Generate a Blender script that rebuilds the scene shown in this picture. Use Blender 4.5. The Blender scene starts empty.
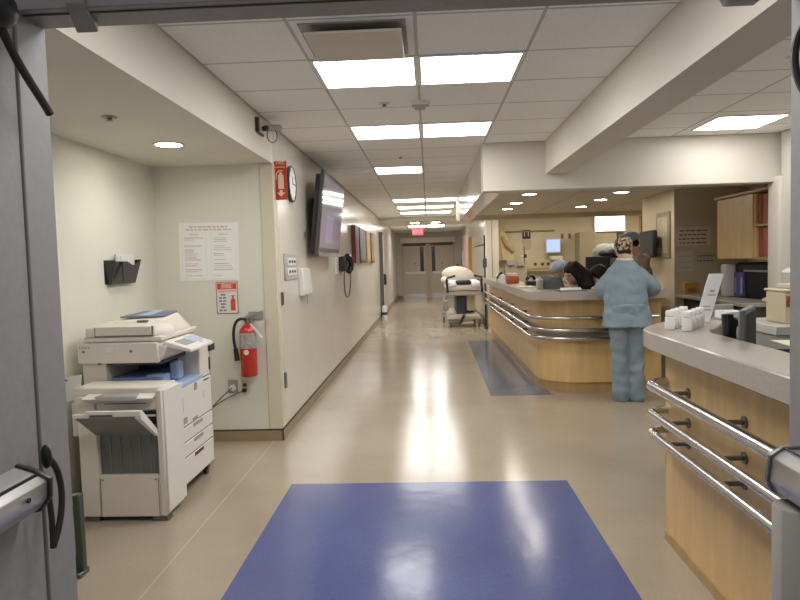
import bpy, bmesh, math, random
from mathutils import Vector, Matrix, Euler, noise
random.seed(7)
S = bpy.context.scene
COL = S.collection
PI = math.pi
R = math.radians

# ------------------------------------------------------------------ materials
def M(name, col, rough=0.5, metal=0.0, var=0.0, vscale=8.0, bump=0.0, bscale=60.0, spec=None, emit=None, estr=0.0, alpha=None, trans=0.0, stretch=None, coat=0.0):
    m = bpy.data.materials.new(name); m.use_nodes = True
    nt = m.node_tree; N = nt.nodes; L = nt.links
    b = N['Principled BSDF']
    b.inputs['Base Color'].default_value = (*col, 1)
    b.inputs['Roughness'].default_value = rough
    b.inputs['Metallic'].default_value = metal
    if spec is not None: b.inputs['Specular IOR Level'].default_value = spec
    if coat: b.inputs['Coat Weight'].default_value = coat; b.inputs['Coat Roughness'].default_value = 0.1
    if trans: b.inputs['Transmission Weight'].default_value = trans
    if emit is not None:
        b.inputs['Emission Color'].default_value = (*emit, 1); b.inputs['Emission Strength'].default_value = estr
    if alpha is not None: b.inputs['Alpha'].default_value = alpha
    if var or bump:
        tc = N.new('ShaderNodeTexCoord'); mp = N.new('ShaderNodeMapping')
        L.new(tc.outputs['Object'], mp.inputs['Vector'])
        if stretch: mp.inputs['Scale'].default_value = stretch
    if var:
        nz = N.new('ShaderNodeTexNoise'); nz.inputs['Scale'].default_value = vscale; nz.inputs['Detail'].default_value = 6
        L.new(mp.outputs['Vector'], nz.inputs['Vector'])
        rp = N.new('ShaderNodeValToRGB')
        rp.color_ramp.elements[0].position = 0.3; rp.color_ramp.elements[1].position = 0.7
        rp.color_ramp.elements[0].color = (*[max(0, c * (1 - var)) for c in col], 1)
        rp.color_ramp.elements[1].color = (*[min(1, c * (1 + var)) for c in col], 1)
        L.new(nz.outputs['Fac'], rp.inputs['Fac']); L.new(rp.outputs['Color'], b.inputs['Base Color'])
    if bump:
        nb = N.new('ShaderNodeTexNoise'); nb.inputs['Scale'].default_value = bscale; nb.inputs['Detail'].default_value = 3
        L.new(mp.outputs['Vector'], nb.inputs['Vector'])
        bp = N.new('ShaderNodeBump'); bp.inputs['Strength'].default_value = bump; bp.inputs['Distance'].default_value = 0.01
        L.new(nb.outputs['Fac'], bp.inputs['Height']); L.new(bp.outputs['Normal'], b.inputs['Normal'])
    return m

def grid_material(name, col, line, x0, y0, sx, sy, w):
    """acoustic tile ceiling: speckled tiles divided by metal T bars"""
    m = bpy.data.materials.new(name); m.use_nodes = True
    nt = m.node_tree; N = nt.nodes; L = nt.links; b = N['Principled BSDF']
    b.inputs['Roughness'].default_value = 0.85
    tc = N.new('ShaderNodeTexCoord'); sp = N.new('ShaderNodeSeparateXYZ'); L.new(tc.outputs['Object'], sp.inputs[0])
    def mth(op, a, bb=None):
        n = N.new('ShaderNodeMath'); n.operation = op
        for i, v in enumerate((a, bb)):
            if v is None: continue
            if isinstance(v, (int, float)): n.inputs[i].default_value = v
            else: L.new(v, n.inputs[i])
        return n.outputs[0]
    outs = []
    for ax, o0, s in (('X', x0, sx), ('Y', y0, sy)):
        f = mth('FRACT', mth('DIVIDE', mth('ADD', sp.outputs[ax], 100 * s - o0), s))
        d = mth('MULTIPLY', mth('MINIMUM', f, mth('SUBTRACT', 1.0, f)), s)
        outs.append(mth('LESS_THAN', d, w / 2))
    ln = mth('MAXIMUM', outs[0], outs[1])
    nz = N.new('ShaderNodeTexNoise'); nz.inputs['Scale'].default_value = 140; nz.inputs['Detail'].default_value = 4
    L.new(tc.outputs['Object'], nz.inputs['Vector'])
    rp = N.new('ShaderNodeValToRGB'); rp.color_ramp.elements[0].position = 0.32; rp.color_ramp.elements[1].position = 0.5
    rp.color_ramp.elements[0].color = (*[c * 0.82 for c in col], 1); rp.color_ramp.elements[1].color = (*col, 1)
    L.new(nz.outputs['Fac'], rp.inputs['Fac'])
    mx = N.new('ShaderNodeMix'); mx.data_type = 'RGBA'
    L.new(ln, mx.inputs['Factor']); L.new(rp.outputs['Color'], mx.inputs['A']); mx.inputs['B'].default_value = (*line, 1)
    L.new(mx.outputs['Result'], b.inputs['Base Color'])
    return m

def floor_material(name, col, var, seam=None, rough=0.16, bump=0.12):
    m = bpy.data.materials.new(name); m.use_nodes = True
    nt = m.node_tree; N = nt.nodes; L = nt.links; b = N['Principled BSDF']
    tc = N.new('ShaderNodeTexCoord')
    n1 = N.new('ShaderNodeTexNoise'); n1.inputs['Scale'].default_value = 90; n1.inputs['Detail'].default_value = 5
    n2 = N.new('ShaderNodeTexNoise'); n2.inputs['Scale'].default_value = 1.3; n2.inputs['Detail'].default_value = 4
    for n in (n1, n2): L.new(tc.outputs['Object'], n.inputs['Vector'])
    r1 = N.new('ShaderNodeValToRGB'); r1.color_ramp.elements[0].position = 0.35; r1.color_ramp.elements[1].position = 0.65
    r1.color_ramp.elements[0].color = (*[c * (1 - var) for c in col], 1); r1.color_ramp.elements[1].color = (*[c * (1 + var) for c in col], 1)
    L.new(n1.outputs['Fac'], r1.inputs['Fac'])
    r2 = N.new('ShaderNodeValToRGB'); r2.color_ramp.elements[0].color = (0.86, 0.86, 0.86, 1); r2.color_ramp.elements[1].color = (1, 1, 1, 1)
    r2.color_ramp.elements[0].position = 0.35; r2.color_ramp.elements[1].position = 0.65
    L.new(n2.outputs['Fac'], r2.inputs['Fac'])
    mx = N.new('ShaderNodeMix'); mx.data_type = 'RGBA'; mx.blend_type = 'MULTIPLY'; mx.inputs['Factor'].default_value = 1
    L.new(r1.outputs['Color'], mx.inputs['A']); L.new(r2.outputs['Color'], mx.inputs['B'])
    last = mx.outputs['Result']
    if seam is not None:
        sp = N.new('ShaderNodeSeparateXYZ'); L.new(tc.outputs['Object'], sp.inputs[0])
        a = N.new('ShaderNodeMath'); a.operation = 'SUBTRACT'; L.new(sp.outputs['X'], a.inputs[0]); a.inputs[1].default_value = seam
        c = N.new('ShaderNodeMath'); c.operation = 'ABSOLUTE'; L.new(a.outputs[0], c.inputs[0])
        d = N.new('ShaderNodeMath'); d.operation = 'LESS_THAN'; L.new(c.outputs[0], d.inputs[0]); d.inputs[1].default_value = 0.004
        m2 = N.new('ShaderNodeMix'); m2.data_type = 'RGBA'; L.new(d.outputs[0], m2.inputs['Factor'])
        L.new(last, m2.inputs['A']); m2.inputs['B'].default_value = (*[min(1, c_ * 1.25) for c_ in col], 1); last = m2.outputs['Result']
    L.new(last, b.inputs['Base Color'])
    rr = N.new('ShaderNodeMapRange'); rr.inputs['To Min'].default_value = rough * 0.75; rr.inputs['To Max'].default_value = rough * 1.35
    n3 = N.new('ShaderNodeTexNoise'); n3.inputs['Scale'].default_value = 5; L.new(tc.outputs['Object'], n3.inputs['Vector'])
    L.new(n3.outputs['Fac'], rr.inputs['Value']); L.new(rr.outputs['Result'], b.inputs['Roughness'])
    n4 = N.new('ShaderNodeTexNoise'); n4.inputs['Scale'].default_value = 9; n4.inputs['Detail'].default_value = 3
    L.new(tc.outputs['Object'], n4.inputs['Vector'])
    bp = N.new('ShaderNodeBump'); bp.inputs['Strength'].default_value = bump; bp.inputs['Distance'].default_value = 0.01
    L.new(n4.outputs['Fac'], bp.inputs['Height']); L.new(bp.outputs['Normal'], b.inputs['Normal'])
    return m

def E(name, col, s):
    m = bpy.data.materials.new(name); m.use_nodes = True; nt = m.node_tree
    for n in list(nt.nodes): nt.nodes.remove(n)
    o = nt.nodes.new('ShaderNodeOutputMaterial'); e = nt.nodes.new('ShaderNodeEmission')
    e.inputs['Color'].default_value = (*col, 1); e.inputs['Strength'].default_value = s
    nt.links.new(e.outputs[0], o.inputs[0]); return m

wall_cream = M('wall_cream', (.66, .64, .575), .42, var=.03, vscale=2, bump=.05, bscale=120)
wall_gloss = M('wall_gloss', (.68, .645, .575), .20, var=.03, vscale=2, bump=.05, bscale=5)
wall_green = M('wall_greenish', (.72, .72, .63), .6, var=.03, vscale=2, bump=.05, bscale=120)
wall_bay = M('wall_bay', (.60, .52, .37), .6, var=.04, vscale=3)
wall_taupe = M('wall_taupe', (.56, .49, .37), .6, var=.04, vscale=3)
beam_paint = M('beam_paint', (.66, .62, .54), .5, var=.02, vscale=2)
soffit_lam = M('soffit_gloss', (.66, .62, .54), .15, var=.02, vscale=2)
alcove_ceil = M('alcove_ceiling', (.72, .69, .60), .7, var=.03, vscale=2)
ceil_main = grid_material('ceiling_tiles', (.90, .905, .90), (.50, .49, .47), -.035, 3.155, .61, .61, .018)
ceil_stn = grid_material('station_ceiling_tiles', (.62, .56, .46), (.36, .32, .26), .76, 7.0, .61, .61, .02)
floor_m = floor_material('floor_vinyl', (.41, .34, .255), .06, seam=-1.33)
mat_blue = floor_material('blue_vinyl', (.085, .11, .29), .08, rough=.17, bump=.14)
strip_blue = floor_material('slate_blue_vinyl', (.13, .165, .24), .12, rough=.16)
base_tan = M('baseboard_tan', (.30, .22, .13), .45, var=.06)
dark_gap = M('dark_gap', (.05, .045, .04), .7)
frame_gray = M('frame_gray', (.25, .245, .25), .5, var=.05, vscale=30, bump=.03)
leaf_gray = M('leaf_gray', (.26, .255, .262), .55, var=.06, vscale=40)
corner_cream = M('corner_cream', (.66, .61, .48), .45)
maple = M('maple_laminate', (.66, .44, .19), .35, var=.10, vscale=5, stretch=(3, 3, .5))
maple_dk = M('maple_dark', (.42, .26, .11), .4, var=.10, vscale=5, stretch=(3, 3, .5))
ctop = M('countertop_taupe', (.38, .34, .295), .25, var=.10, vscale=180)
steel = M('brushed_steel', (.55, .55, .55), .22, 1.0)
steel_dk = M('dark_steel', (.16, .17, .17), .35, .8)
alu = M('aluminium', (.50, .50, .50), .35, .9)
black = M('black_plastic', (.012, .012, .013), .4)
black_gl = M('black_gloss', (.01, .01, .012), .12)
white_pl = M('white_plastic', (.74, .73, .72), .4)
paper_w = M('white_paper', (.78, .78, .78), .7)
beige_pl = M('copier_beige', (.74, .685, .62), .5, var=.02)
copier_lt = M('copier_white', (.76, .735, .70), .42)
copier_gray = M('copier_gray', (.12, .13, .13), .5)
copier_blue = M('copier_blue', (.17, .26, .47), .4)
copier_blue_lt = M('copier_blue_light', (.36, .50, .74), .4)
copier_top = M('copier_blue_gray', (.15, .18, .25), .45)
gray_pl = M('gray_plastic', (.33, .32, .30), .5)
red = M('sign_red', (.55, .04, .02), .4)
red_ext = M('extinguisher_red', (.50, .02, .015), .25, coat=.4)
cream_ink = M('sign_cream', (.85, .68, .48), .5)
ink_red = M('ink_red', (.45, .16, .12), .7)
ink_gray = M('ink_gray', (.42, .40, .40), .7)
ink_dark = M('ink_dark', (.06, .06, .06), .7)
light_e = E('troffer_light', (1.0, .97, .925), 12.5)
down_e = E('downlight_glow', (1.0, .93, .80), 75.0)
exit_e = E('exit_red_glow', (1.0, .17, .20), .95)
exit_w = E('exit_letter_glow', (1.0, .50, .52), 1.2)

# ------------------------------------------------------------------ mesh builder
class MB:
    def __init__(self): self.v = []; self.f = []; self.mi = []
    def add(self, vs, fs, m=0):
        o = len(self.v); self.v += [tuple(v) for v in vs]
        for f in fs: self.f.append([i + o for i in f]); self.mi.append(m)
        return self
    def box(self, x0, x1, y0, y1, z0, z1, m=0, bev=0.0, seg=1):
        if x0 > x1: x0, x1 = x1, x0
        if y0 > y1: y0, y1 = y1, y0
        if z0 > z1: z0, z1 = z1, z0
        vs = [(x0, y0, z0), (x1, y0, z0), (x1, y1, z0), (x0, y1, z0), (x0, y0, z1), (x1, y0, z1), (x1, y1, z1), (x0, y1, z1)]
        fs = [(0, 3, 2, 1), (4, 5, 6, 7), (0, 1, 5, 4), (1, 2, 6, 5), (2, 3, 7, 6), (3, 0, 4, 7)]
        if bev <= 0: return self.add(vs, fs, m)
        return self.hexa(vs, m, bev, seg)
    def hexa(self, vs, m=0, bev=0.0, seg=1):
        fs = [(0, 3, 2, 1), (4, 5, 6, 7), (0, 1, 5, 4), (1, 2, 6, 5), (2, 3, 7, 6), (3, 0, 4, 7)]
        if bev <= 0: return self.add(vs, fs, m)
        bm = bmesh.new(); bv = [bm.verts.new(v) for v in vs]
        for f in fs: bm.faces.new([bv[i] for i in f])
        bmesh.ops.bevel(bm, geom=list(bm.edges), offset=bev, segments=seg, profile=.5, affect='EDGES', clamp_overlap=True)
        bm.verts.index_update()
        self.add([v.co[:] for v in bm.verts], [[v.index for v in f.verts] for f in bm.faces], m); bm.free(); return self
    def prism(self, poly, axis, a0, a1, m=0, bev=0.0):
        n = len(poly)
        def mk(p, a):
            if axis == 'x': return (a, p[0], p[1])
            if axis == 'y': return (p[0], a, p[1])
            return (p[0], p[1], a)
        vs = [mk(p, a0) for p in poly] + [mk(p, a1) for p in poly]
        fs = [list(range(n))[::-1], list(range(n, 2 * n))] + [(i, (i + 1) % n, n + (i + 1) % n, n + i) for i in range(n)]
        bm = bmesh.new(); bv = [bm.verts.new(v) for v in vs]
        for f in fs: bm.faces.new([bv[i] for i in f])
        bmesh.ops.recalc_face_normals(bm, faces=list(bm.faces))
        if bev: bmesh.ops.bevel(bm, geom=list(bm.edges), offset=bev, segments=1, profile=.5, affect='EDGES', clamp_overlap=True)
        bm.verts.index_update()
        self.add([v.co[:] for v in bm.verts], [[v.index for v in f.verts] for f in bm.faces], m); bm.free(); return self
    def loft(self, rings, m=0, cap=True):
        n = len(rings[0]); vs = [p for r in rings for p in r]; fs = []
        for k in range(len(rings) - 1):
            for i in range(n): fs.append((k * n + i, k * n + (i + 1) % n, (k + 1) * n + (i + 1) % n, (k + 1) * n + i))
        if cap: fs.append(list(range(n))[::-1]); fs.append([(len(rings) - 1) * n + i for i in range(n)])
        return self.add(vs, fs, m)
    def tube(self, pts, r, n=10, m=0, cap=True):
        pts = [Vector(p) for p in pts]; rs = r if isinstance(r, (list, tuple)) else [r] * len(pts)
        rings = []; up = None
        for i, p in enumerate(pts):
            t = (pts[min(i + 1, len(pts) - 1)] - pts[max(i - 1, 0)]).normalized()
            if up is None: up = t.orthogonal().normalized()
            up = (up - t * up.dot(t)); up = up.normalized() if up.length > 1e-6 else t.orthogonal().normalized()
            s = t.cross(up)
            rings.append([tuple(p + (up * math.cos(2 * PI * k / n) + s * math.sin(2 * PI * k / n)) * rs[i]) for k in range(n)])
        return self.loft(rings, m, cap)
    def cyl(self, p0, p1, r0, r1=None, n=16, m=0): return self.tube([p0, p1], [r0, r0 if r1 is None else r1], n, m)
    def lathe(self, prof, c=(0, 0, 0), n=24, m=0, axis='z', cap=True):
        rings = []
        for r, h in prof:
            ring = []
            for k in range(n):
                a = 2 * PI * k / n; u, w = max(r, 1e-4) * math.cos(a), max(r, 1e-4) * math.sin(a)
                q = {'z': (u, w, h), 'x': (h, u, w), 'y': (w, h, u)}[axis]
                ring.append((c[0] + q[0], c[1] + q[1], c[2] + q[2]))
            rings.append(ring)
        return self.loft(rings, m, cap)
    def ell(self, c, rad, rot=None, m=0, nu=16, nv=10):
        c = Vector(c); rings = []
        for j in range(nv + 1):
            a = -PI / 2 + PI * j / nv; a = max(-PI / 2 + .02, min(PI / 2 - .02, a)); ring = []
            for k in range(nu):
                b = 2 * PI * k / nu
                p = Vector((math.cos(a) * math.cos(b) * rad[0], math.cos(a) * math.sin(b) * rad[1], math.sin(a) * rad[2]))
                if rot is not None: p = rot @ p
                ring.append(tuple(c + p))
            rings.append(ring)
        return self.loft(rings, m)
    def limb(self, pts, rs, n=14, m=0):
        self.tube(pts, rs, n, m)
        for p, r in zip(pts, rs): self.ell(p, (r, r, r), m=m, nu=12, nv=8)
        return self
    def merge(self, o, mat=None, m=None):
        vs = [tuple(mat @ Vector(v)) for v in o.v] if mat is not None else o.v
        b = len(self.v); self.v += vs
        for f, k in zip(o.f, o.mi): self.f.append([i + b for i in f]); self.mi.append(k if m is None else m)
        return self

def text_mb(s, size, depth=0.0):
    cu = bpy.data.curves.new('t', 'FONT'); cu.body = s; cu.size = size; cu.align_x = 'CENTER'; cu.align_y = 'CENTER'; cu.extrude = depth
    o = bpy.data.objects.new('t', cu); COL.objects.link(o)
    bpy.context.view_layer.update()
    me = bpy.data.meshes.new_from_object(o.evaluated_get(bpy.context.evaluated_depsgraph_get()))
    mb = MB(); mb.add([v.co[:] for v in me.vertices], [list(p.vertices) for p in me.polygons])
    bpy.data.objects.remove(o); bpy.data.curves.remove(cu); bpy.data.meshes.remove(me); return mb
FACE_NEG_Y = Matrix.Rotation(PI / 2, 4, 'X')                                  # text in XZ read from -Y
FACE_POS_X = Matrix.Rotation(PI / 2, 4, 'Z') @ Matrix.Rotation(PI / 2, 4, 'X')  # read from +X

def world_loc(o):
    v = Vector((0, 0, 0))
    while o is not None: v = v + Vector(o.location); o = o.parent
    return v
def mesh_of(name, mb, mats, off=Vector((0, 0, 0)), angle=38):
    me = bpy.data.meshes.new(name)
    me.from_pydata([tuple(Vector(v) - off) for v in mb.v], [], mb.f)
    for mt in (mats if isinstance(mats, (list, tuple)) else [mats]): me.materials.append(mt)
    me.polygons.foreach_set('material_index', mb.mi)
    me.polygons.foreach_set('use_smooth', [True] * len(me.polygons))
    bm = bmesh.new(); bm.from_mesh(me); bmesh.ops.recalc_face_normals(bm, faces=list(bm.faces)); bm.to_mesh(me); bm.free()
    me.set_sharp_from_angle(angle=R(angle)); me.update(); return me
def P(name, mb, mats, parent=None, label=None, local=False):
    off = Vector((0, 0, 0)) if (local or parent is None) else world_loc(parent)
    o = bpy.data.objects.new(name, mesh_of(name, mb, mats, off)); COL.objects.link(o)
    if parent is not None: o.parent = parent
    if label: o['label'] = label
    return o
def T(name, label, cat, loc=(0, 0, 0), group=None, rz=0.0):
    o = bpy.data.objects.new(name, None); o.empty_display_size = .1; COL.objects.link(o)
    o.location = loc; o.rotation_euler = (0, 0, rz); o['label'] = label; o['category'] = cat
    if group: o['group'] = group
    return o
def thing(name, mb, mats, label, cat, group=None):
    vs = mb.v; c = Vector((sum(v[0] for v in vs) / len(vs), sum(v[1] for v in vs) / len(vs), min(v[2] for v in vs)))
    o = bpy.data.objects.new(name, mesh_of(name, mb, mats, c)); o.location = c; COL.objects.link(o)
    o['label'] = label; o['category'] = cat
    if group: o['group'] = group
    return o
def ST(name, mb, mats, label, cat='wall'):
    o = P(name, mb, mats); o['kind'] = 'structure'; o['label'] = label; o['category'] = cat; return o
def dup(root, loc, label, group=None, rz=None):
    r = root.copy(); COL.objects.link(r); r.location = loc; r['label'] = label
    if rz is not None: r.rotation_euler = (0, 0, rz)
    if group: r['group'] = group
    for ch in list(root.children):
        c = ch.copy(); COL.objects.link(c); c.parent = r
        for g in list(ch.children):
            d = g.copy(); COL.objects.link(d); d.parent = c
    return r
def arc(cx, cy, r, a0, a1, n): return [(cx + r * math.cos(R(a0 + (a1 - a0) * i / n)), cy + r * math.sin(R(a0 + (a1 - a0) * i / n))) for i in range(n + 1)]
def bez(p, n=16):
    p = [Vector(q) for q in p]; out = []
    for i in range(n + 1):
        t = i / n; q = list(p)
        while len(q) > 1: q = [q[k].lerp(q[k + 1], t) for k in range(len(q) - 1)]
        out.append(tuple(q[0]))
    return out

# ------------------------------------------------------------------ the setting
LW = -1.264      # corridor left wall
CZ = 2.62        # tile ceiling
ST('floor', MB().box(-3.2, 6.2, -2.2, 27.2, -.1, 0), floor_m, 'glossy beige vinyl floor of the hospital corridor', 'floor')
ST('ceiling', MB().box(-2.5, 6.0, 1.69, 27, CZ, CZ + .1), ceil_main, 'white acoustic tile ceiling over the corridor', 'ceiling')
ST('ceiling_alcove', MB().box(-2.27, LW, 1.69, 5.435, 2.31, CZ), [alcove_ceil], 'plain lowered ceiling over the copier alcove', 'ceiling')
ST('trim_1', MB().box(LW - .004, LW + .004, 1.69, 5.44, 2.305, CZ), beam_paint, 'cream fascia above the copier alcove', 'fascia')
ST('wall_alcove_side', MB().box(-2.4, -2.27, 1.6, 5.6, 0, CZ), wall_green, 'pale greenish side wall of the copier alcove', 'wall')
ST('wall_alcove_back', MB().box(-2.27, LW - .003, 5.435, 5.6, 0, CZ), wall_green, 'pale greenish end wall behind the extinguisher', 'wall')
ST('wall_left', MB().box(LW - .2, LW, 5.44, 26.5, 0, CZ), wall_gloss, 'long cream left wall of the corridor', 'wall')
ST('baseboard_alcove', MB().box(-2.26, LW + .012, 5.42, 5.436, 0, .085).box(-2.26, LW + .012, 5.424, 5.436, .085, .097, 1), [base_tan, dark_gap], 'tan cove base at the alcove end wall', 'baseboard')
ST('baseboard_far', MB().box(LW, LW + .014, 18.4, 26.5, 0, .11).box(LW, -1.06, 26.48, 26.5, 0, .11).box(1.03, 1.3, 26.48, 26.5, 0, .11).box(1.286, 1.3, 15.3, 26.5, 0, .11), base_tan, 'tan cove base around the far end of the corridor', 'baseboard')
ST('baseboard_left', MB().box(LW, LW + .014, 5.42, 17.1, 0, .085).box(LW, LW + .01, 5.42, 17.1, .085, .097, 1), [base_tan, dark_gap], 'tan cove base along the long left wall', 'baseboard')
t = ST('trim_2', MB().box(-1.37, LW + .006, 5.418, 5.56, .1, 2.31, 0, .004), corner_cream, 'cream corner guard at the end of the alcove', 'corner guard')
P('hinge', MB().box(LW + .004, LW + .02, 5.54, 5.60, 1.13, 1.24), steel_dk, t); P('hinge', MB().box(LW + .004, LW + .02, 5.54, 5.60, .42, .55), steel_dk, t)
# near wall with the double door frame we look through
ST('wall_near', MB().box(-2.4, -1.03, 1.585, 1.69, 0, 3.0).box(.95, 3.6, 1.585, 1.69, 0, 3.0).box(-1.03, .95, 1.585, 1.69, 2.15, 3.0), frame_gray, 'gray wall around the near doorway', 'wall')
t = ST('trim_3', MB().box(-1.05, -.972, 1.575, 1.70, 0, 2.15, 0, .003).box(.905, .97, 1.575, 1.70, 0, 2.15, 0, .003)
   .box(-1.05, .97, 1.575, 1.70, 2.095, 2.2, 0, .003), frame_gray, 'gray metal frame of the near double doorway', 'door frame')
P('stop', MB().box(-.97, .9, 1.60, 1.606, 2.092, 2.096), dark_gap, t)
P('closer_shoe', MB().hexa([(-.84, 1.56, 2.098), (-.795, 1.56, 2.098), (-.812, 1.66, 2.066), (-.868, 1.66, 2.066), (-.84, 1.56, 2.115), (-.795, 1.56, 2.115), (-.812, 1.66, 2.097), (-.868, 1.66, 2.097)], 0, .003), frame_gray, t)
P('closer_shoe', MB().hexa([(.735, 1.6, 2.07), (.81, 1.6, 2.07), (.81, 1.69, 2.07), (.735, 1.69, 2.07), (.72, 1.6, 2.10), (.83, 1.6, 2.10), (.83, 1.69, 2.10), (.72, 1.69, 2.10)], 0, .003), frame_gray, t)
# the two open leaves of the near doorway
d1 = ST('door_1', MB().box(-1.03, -.978, .66, 1.572, .01, 2.09, 0, .002), leaf_gray, 'gray door leaf standing open at the left edge', 'door')
bar = MB().prism([(-.978, .905), (-.925, .915), (-.902, .945), (-.900, .985), (-.935, 1.004), (-.978, 1.018)], 'y', .72, 1.475, 0, .003)
pb = P('push_bar', bar, alu, d1, 'brushed metal push bar')
P('end_cap', MB().prism([(-.978, .90), (-.923, .910), (-.897, .943), (-.895, .989), (-.933, 1.009), (-.978, 1.023)], 'y', 1.475, 1.49, 0, .002), black, pb)
P('groove', MB().box(-.926, -.921, .72, 1.472, .993, 1.003), black, pb)
P('screw', MB().cyl((-.905, 1.40, .965), (-.898, 1.40, .964), .006, n=10), black, pb)
P('strap', MB().tube(bez([(-.945, 1.55, 1.02), (-.935, 1.585, .99), (-.922, 1.60, .90), (-.93, 1.53, .80)]), .008, 8).tube([(-.93, 1.525, .93), (-.928, 1.528, .87), (-.93, 1.53, .80)], .007, 8).ell((-.945, 1.548, 1.02), (.014, .010, .03)), black, d1, 'black strap loop beside the push bar')
P('cable', MB().ell((-.93, 1.44, 2.05), (.04, .05, .045)).tube(bez([(-.93, 1.45, 2.02), (-.93, 1.49, 1.95), (-.92, 1.56, 1.90), (-.915, 1.60, 1.855)]), .010, 8), black, d1, 'black door loop cable near the top of the leaf')
d2 = ST('door_2', MB().box(.908, .96, .66, 1.572, .01, 2.09, 0, .002), leaf_gray, 'gray door leaf standing open at the right edge', 'door')
bar = MB().prism([(.908, .865), (.86, .87), (.832, .885), (.822, .91), (.828, .965), (.855, .985), (.908, .985)], 'y', .72, 1.63, 0, .003)
pb = P('push_bar', bar, alu, d2, 'brushed metal push bar')
P('end_cap', MB().prism([(.908, .86), (.86, .865), (.828, .88), (.817, .91), (.823, .97), (.853, .990), (.908, .990)], 'y', 1.63, 1.645, 0, .002), steel_dk, pb)
P('groove', MB().box(.858, .862, .72, 1.64, .985, .9885), black, pb)
P('rod_cover', MB().prism([(.908, 1.50), (.85, 1.52), (.815, 1.56), (.812, 1.60), (.835, 1.63), (.908, 1.635)], 'z', .02, .862, 0, .003), gray_pl, d2)
P('cable', MB().tube(bez([(.90, 1.56, 2.02), (.868, 1.6, 2.0), (.852, 1.64, 1.93), (.87, 1.60, 1.82), (.90, 1.56, 1.80)]) + [(.9, 1.53, 1.92)], .009, 8), black, d2, 'black door loop cable near the top of the leaf')
# beam, station soffit and the right side of the building
ST('trim_4', MB().box(1.18, 1.42, 1.69, 6.65, 2.30, CZ), beam_paint, 'deep cream beam running along the ceiling at right', 'beam')
ST('trim_5', MB().box(.56, 3.62, 6.65, 6.85, 2.145, CZ, 0, .004), beam_paint, 'cream soffit over the front of the nurse station', 'soffit')
ST('trim_6', MB().box(.56, .76, 6.85, 11.6, 2.145, CZ, 0, .004), soffit_lam, 'glossy cream soffit over the corridor side of the station', 'soffit')
ST('trim_7', MB().box(.56, 5.4, 12.6, 12.75, 2.215, CZ), wall_bay, 'yellowish header beam across the back of the station', 'header')
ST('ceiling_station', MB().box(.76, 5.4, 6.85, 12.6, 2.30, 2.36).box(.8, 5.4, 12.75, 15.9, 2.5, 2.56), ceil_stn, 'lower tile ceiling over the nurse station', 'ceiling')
ST('wall_right', MB().box(3.43, 3.6, 1.69, 6.6, 0, CZ), wall_cream, 'cream wall at the right beyond the counter', 'wall')
ST('trim_8', MB().box(3.385, 4.2, 6.55, 6.78, 0, 2.2, 0, .03, 3), beam_paint, 'cream wall end beside the sharps container', 'wall end')
ST('wall_cabinets', MB().box(4.10, 4.2, 6.78, 8.68, 0, 2.3), wall_taupe, 'taupe wall behind the wall cabinets', 'wall')
ST('wall_notices', MB().box(3.17, 4.2, 8.68, 8.8, 0, 2.3), wall_taupe, 'taupe wall with pinned notices', 'wall')
ST('wall_display', MB().box(3.17, 3.3, 8.8, 9.95, 0, 2.3), M('wall_warm', (.55, .45, .29), .6, var=.03), 'tan wall end with the glazed notice board', 'wall')
ST('wall_station_right', MB().box(5.3, 5.4, 9.9, 15.9, 0, 2.6).box(3.3, 5.3, 9.85, 9.95, 0, 2.3), wall_taupe, 'taupe wall deep inside the station', 'wall')
ST('wall_bay', MB().box(1.58, 5.4, 15.6, 15.75, 0, 2.6), wall_bay, 'yellowish wall of the patient bay behind the station', 'wall')
ST('wall_pier', MB().box(1.30, 1.42, 14.9, 15.3, 0, CZ, 0, .004).box(1.43, 1.58, 14.93, 15.6, 0, CZ, 0, .004), beam_paint, 'cream pier between the corridor and the patient bay', 'pier')
ST('wall_right_far', MB().box(1.30, 1.45, 15.3, 26.5, 0, CZ), soffit_lam, 'cream right wall of the far corridor', 'wall')
ST('wall_far', MB().box(-1.5, -1.06, 26.5, 26.65, 0, CZ).box(1.03, 1.5, 26.5, 26.65, 0, CZ).box(-1.06, 1.03, 26.5, 26.65, 2.22, CZ), wall_cream, 'end wall above the exit doors', 'wall')
ST('trim_9', MB().box(LW, 1.3, 17.2, 19.6, 2.53, CZ), beam_paint, 'shallow bulkhead across the far corridor ceiling', 'bulkhead')
ST('trim_10', MB().box(-1.10, 1.07, 26.25, 26.52, 2.20, 2.40, 0, .004), M('lintel_cream', (.92, .88, .78), .5), 'cream lintel above the exit doors', 'lintel')
ST('trim_11', MB().box(-1.06, -1.0, 26.42, 26.6, 0, 2.2).box(.97, 1.03, 26.42, 26.6, 0, 2.2).box(-1.06, 1.03, 26.42, 26.6, 2.08, 2.2, 1).box(-.10, .09, 26.40, 26.5, 0, 2.16), [M('exit_frame', (.58, .50, .40), .4), M('exit_head', (.10, .09, .08), .5)], 'taupe frame with centre post of the exit doors', 'door frame')
exit_paint = M('exit_door_paint', (.66, .59, .48), .4)
for k, (x0, x1, wx) in enumerate(((-1.0, -.10, -.33), (.09, .97, .13))):
    d = ST('door_%d' % (3 + k), MB().box(x0, x1, 26.46, 26.51, .01, 2.12, 0, .003), exit_paint, ('left' if k == 0 else 'right') + ' leaf of the taupe exit doors at the corridor end', 'door')
    P('vision_panel', MB().box(wx, wx + .14, 26.452, 26.46, 1.05, 2.05), black_gl if k == 0 else M('glass_dim', (.05, .06, .05), .1), d, 'narrow dark glass strip')
    P('push_bar', MB().box(x0 + .06, x1 - .02, 26.36, 26.45, .96, 1.06, 0, .01), M('bar_white', (.95, .93, .88), .4), d)
    P('kick_plate', MB().box(x0 + .02, x1 - .02, 26.455, 26.46, .02, .18), alu, d)
    P('lock', MB().cyl((x0 + .45, 26.44, 1.38), (x0 + .45, 26.46, 1.38), .03), steel_dk, d)

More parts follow.
